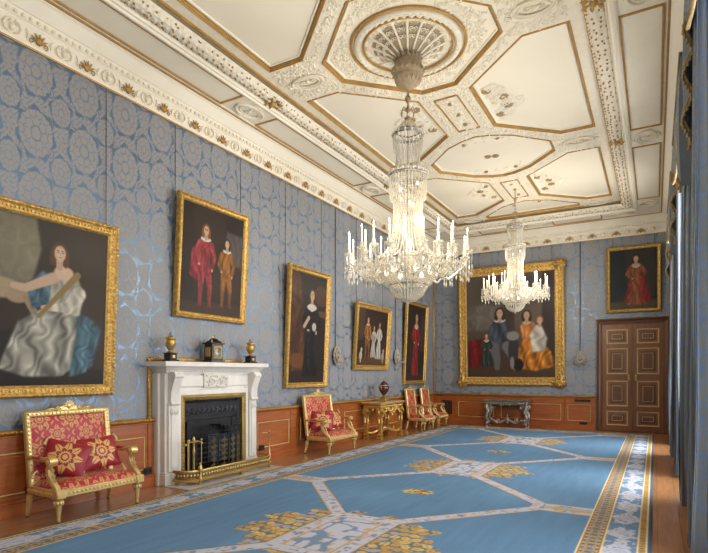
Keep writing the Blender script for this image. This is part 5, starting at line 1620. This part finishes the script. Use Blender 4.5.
    for i in range(12):         # bead festoons between the branches
        p, q = Vector(outer[i]), Vector(outer[(i+1) % 12])
        for k in range(1, 17):
            t = k/17; w = p+(q-p)*t; a.octa((w.x, w.y, w.z-.02-.17*math.sin(PI*t)), .0105, .013)
        m_ = Vector((p.x+q.x, p.y+q.y, 0))/2; a.octa((m_.x, m_.y, p.z-.235), .016, .045)
        w0 = p*.5
        for k in range(1, 15):
            t = k/15; z = p.z-.02+(.62-p.z)*t-.16*math.sin(PI*t); f = 1-t*.5; a.octa((p.x*f, p.y*f, z), .0105, .013)
    for i in range(8):
        p, q = Vector(inner[i]), Vector(inner[(i+1) % 8])
        for k in range(1, 15):
            t = k/15; w = p+(q-p)*t; a.octa((w.x, w.y, w.z-.02-.18*math.sin(PI*t)), .0105, .013)
    for i in range(16):         # swags from the basket to the bowl
        t0 = 2*PI*i/16
        for k in range(10):
            t = k/9; rr = .42-.15*t; z = .55-.30*t-.08*math.sin(PI*t); a.octa((rr*math.cos(t0), rr*math.sin(t0), z), .011, .014)
    u = a.build('bead_festoons', M['crystal'], r, 0); u['kind'] = 'stuff'
    return r
def chain(root, z0, z1):
    a = MB(); z = z0; k = 0
    while z < z1:
        N_ = 10; R_ = Matrix.Rotation(PI/2*(k % 2), 3, 'Z')
        a.tube([R_ @ Vector((.016*math.cos(2*PI*i/N_), 0, z+.028*math.sin(2*PI*i/N_))) for i in range(N_)], .006, 5, False, True); z += .044; k += 1
    a.lathe([(.0,-.06),(.02,-.05),(.035,-.02),(.045,0),(.03,.03),(.015,.05),(.0,.06)], 12, (0,0,z0+(z1-z0)*.5)); a.lathe([(.0,0),(.03,.01),(.012,.03)], 10, (0,0,z0-.02))
    a.build('chain', M['bronze'], root)
ch1 = make_chandelier('large tiered crystal chandelier hanging nearest, under the domed ceiling rose', (XC, 6.6, 2.53))
ch2 = copy_tree(ch1); ch2['label'] = 'more distant tiered crystal chandelier hanging in front of the far family portrait'; ch2.location = (XC+.03, 12.8, 3.02); ch2.scale = (.9, .9, .9); ch2.rotation_euler = (0,0,.2)
chain(ch1, 2.66, ZP-.61-2.53); chain(ch2, 2.66, (ZR-3.02)/.9)

# ------------------------------------------------------------------ curtains
def curtain(y0, y1, x0, z0, z1, label, seed):
    rr = random.Random(seed); n = 200
    ph = [rr.uniform(0, 6.28) for _ in range(4)]; folds = max(3, round((y1-y0)/.12))
    a = MB()
    def pos(u, v, off):
        z = z0+(z1-z0)*v; sp_ = 1+.10*(1-v)
        w = .078*math.sin(folds*2*PI*u+ph[0]+.4*math.sin(3*v+ph[1]))+.02*math.sin(folds*2*PI*3.3*u+ph[2]+v)+.012*math.sin(13*v+9*u+ph[3])*(1-v)
        yc = (y0+y1)/2
        return (x0+w*(1-.35*v)+off, yc+(u-.5)*(y1-y0)*sp_+.02*math.cos(folds*2*PI*u*1.0+ph[1])+.016*math.sin(folds*2*PI*u*5+ph[2]), z)
    a.grid(n, 16, lambda u, v: pos(u, v, 0)); a.grid(n, 16, lambda u, v: pos(u, v, .012))
    for v in (0, 1):
        vs = [pos(i/(n-1), v, o) for o in (0, .012) for i in range(n)]; a.add(vs, [(i, i+1, n+i+1, n+i) for i in range(n-1)], True)
    for u in (0, 1):
        vs = [pos(u, j/15, o) for o in (0, .012) for j in range(16)]; a.add(vs, [(j, j+1, 16+j+1, 16+j) for j in range(15)], True)
    o = a.build('curtain', M['curtain'], None, 80); return tag(o, label, 'curtain', 'blue damask curtains')
names = ['behind the viewpoint', 'nearest', 'middle', 'farthest']
for i, c in enumerate(WINS):
    if i == 0:
        continue
    curtain(c-1.32, c-.80, 6.635, .03, 4.9, 'blue damask curtain on the near side of the %s window' % names[i], i*2)
    curtain(c+.80, c+1.32, 6.635, .03, 4.9, 'blue damask curtain on the far side of the %s window' % names[i], i*2+1)
    # swagged pelmet with bullion fringe
    r = thing('pelmet', 'blue damask swagged pelmet with fringe over the %s window' % names[i], 'pelmet', (RX, c, 5.30), 0, 'swagged pelmets')
    a = MB(); wdt = 1.42
    def low(u):           # bottom edge: two swags with long tails
        t = abs(u-.5)*2
        if t > .78: return -.60-.95*(t-.78)/.22
        return -.46-.36*abs(math.sin(PI*t/.78))**.8
    def pel(u, v, off):
        y = (u-.5)*2*wdt; zl = low(u)
        fold = .018*math.sin(v*16+2*abs(u-.5)*9)*(1 if abs(u-.5) < .39 else 0)+(.035*math.sin(u*150) if abs(u-.5) >= .39 else 0)
        return (-.20+off-fold*v-.02*math.sin(PI*v), y, zl*v+.04)
    a.grid(90, 10, lambda u, v: pel(u, v, 0)); a.grid(90, 10, lambda u, v: pel(u, v, .015))
    for s in (0, 1):
        a.grid(4, 10, lambda u, v: (pel(s, v, 0)[0]+.17*u*.8, pel(s, v, 0)[1], pel(s, v, 0)[2]))
    a.bb((-.20, -wdt, .03), (-.01, wdt, .06))
    a.build('swag', M['curtain'], r, 70)
    f = MB(); N_ = 120
    f.tube([Vector(pel(k/N_, 1, -.004)) for k in range(N_+1)], .016, 6)
    for k in range(N_*2+1):
        q = pel(k/(2*N_), 1, -.004); f.tube([q, (q[0]-.004, q[1]+.004, q[2]-.075)], [.011,.015], 4)
    f.build('fringe', M['fringe'], r)
    f = MB(); f.tube([(-.21, -wdt, .055), (-.21, wdt, .055)], .014, 6)
    for k in range(60): f.ball((-.215, -wdt+2*wdt*k/59, .03), (.010,.014,.022), 6, 4)
    f.build('braid_heading', M['fringe'], r)

# ------------------------------------------------------------------ light
def area(name, loc, rot, sx, sy, p, col):
    l = bpy.data.lights.new(name, 'AREA'); l.shape = 'RECTANGLE'; l.size = sx; l.size_y = sy; l.energy = p; l.color = col
    o = bpy.data.objects.new(name, l); COL.objects.link(o); o.location = loc; o.rotation_euler = rot; return o
for i, c in enumerate(WINS):
    area('window_daylight', (RX+.42, c, 2.7), (0, -PI/2, 0), 4.6, 1.9, (70, 130, 205, 215)[i], (1.0,.975,.94)).rotation_euler = (0, PI/2, 0)
def point(name, loc, p, rad, col):
    l = bpy.data.lights.new(name, 'POINT'); l.energy = p; l.shadow_soft_size = rad; l.color = col
    o = bpy.data.objects.new(name, l); COL.objects.link(o); o.location = loc
for (cx_, cy_, cz_, k_) in ((XC, 6.6, 3.50, 1), (XC+.03, 12.8, 3.88, 1), (XC, .4, 3.5, .8)):  # last ring: unseen lamps level with the camera, no chandelier built there
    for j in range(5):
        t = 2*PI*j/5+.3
        point('candle_level_light', (cx_+.70*math.cos(t), cy_+.70*math.sin(t), cz_), 18*k_, .10, (1.0,.91,.76))
w = bpy.data.worlds.new('sky'); sc.world = w; w.use_nodes = True
bg = w.node_tree.nodes['Background']; bg.inputs[0].default_value = (.80,.88,1.0,1); bg.inputs[1].default_value = 1.0

# ------------------------------------------------------------------ camera
cam = bpy.data.cameras.new('camera'); co = bpy.data.objects.new('camera', cam); COL.objects.link(co)
co.location = (6.2758, 0, 1.6); co.rotation_euler = (PI/2, 0, .516)
cam.sensor_width = 36; cam.lens = 530.35/708*36; cam.shift_y = (373.43-276.5)/708; cam.clip_start = .05
sc.camera = co
sc.view_settings.view_transform = 'Standard'; sc.view_settings.look = 'None'; sc.view_settings.gamma = 1; sc.view_settings.use_curve_mapping = False
sc.view_settings.exposure = 0.62
sc.cycles.use_denoising = True
sc.cycles.max_bounces = 8; sc.cycles.diffuse_bounces = 5; sc.cycles.transparent_max_bounces = 40
sc.cycles.sample_clamp_indirect = 6
sc.cycles.caustics_reflective = False; sc.cycles.caustics_refractive = False
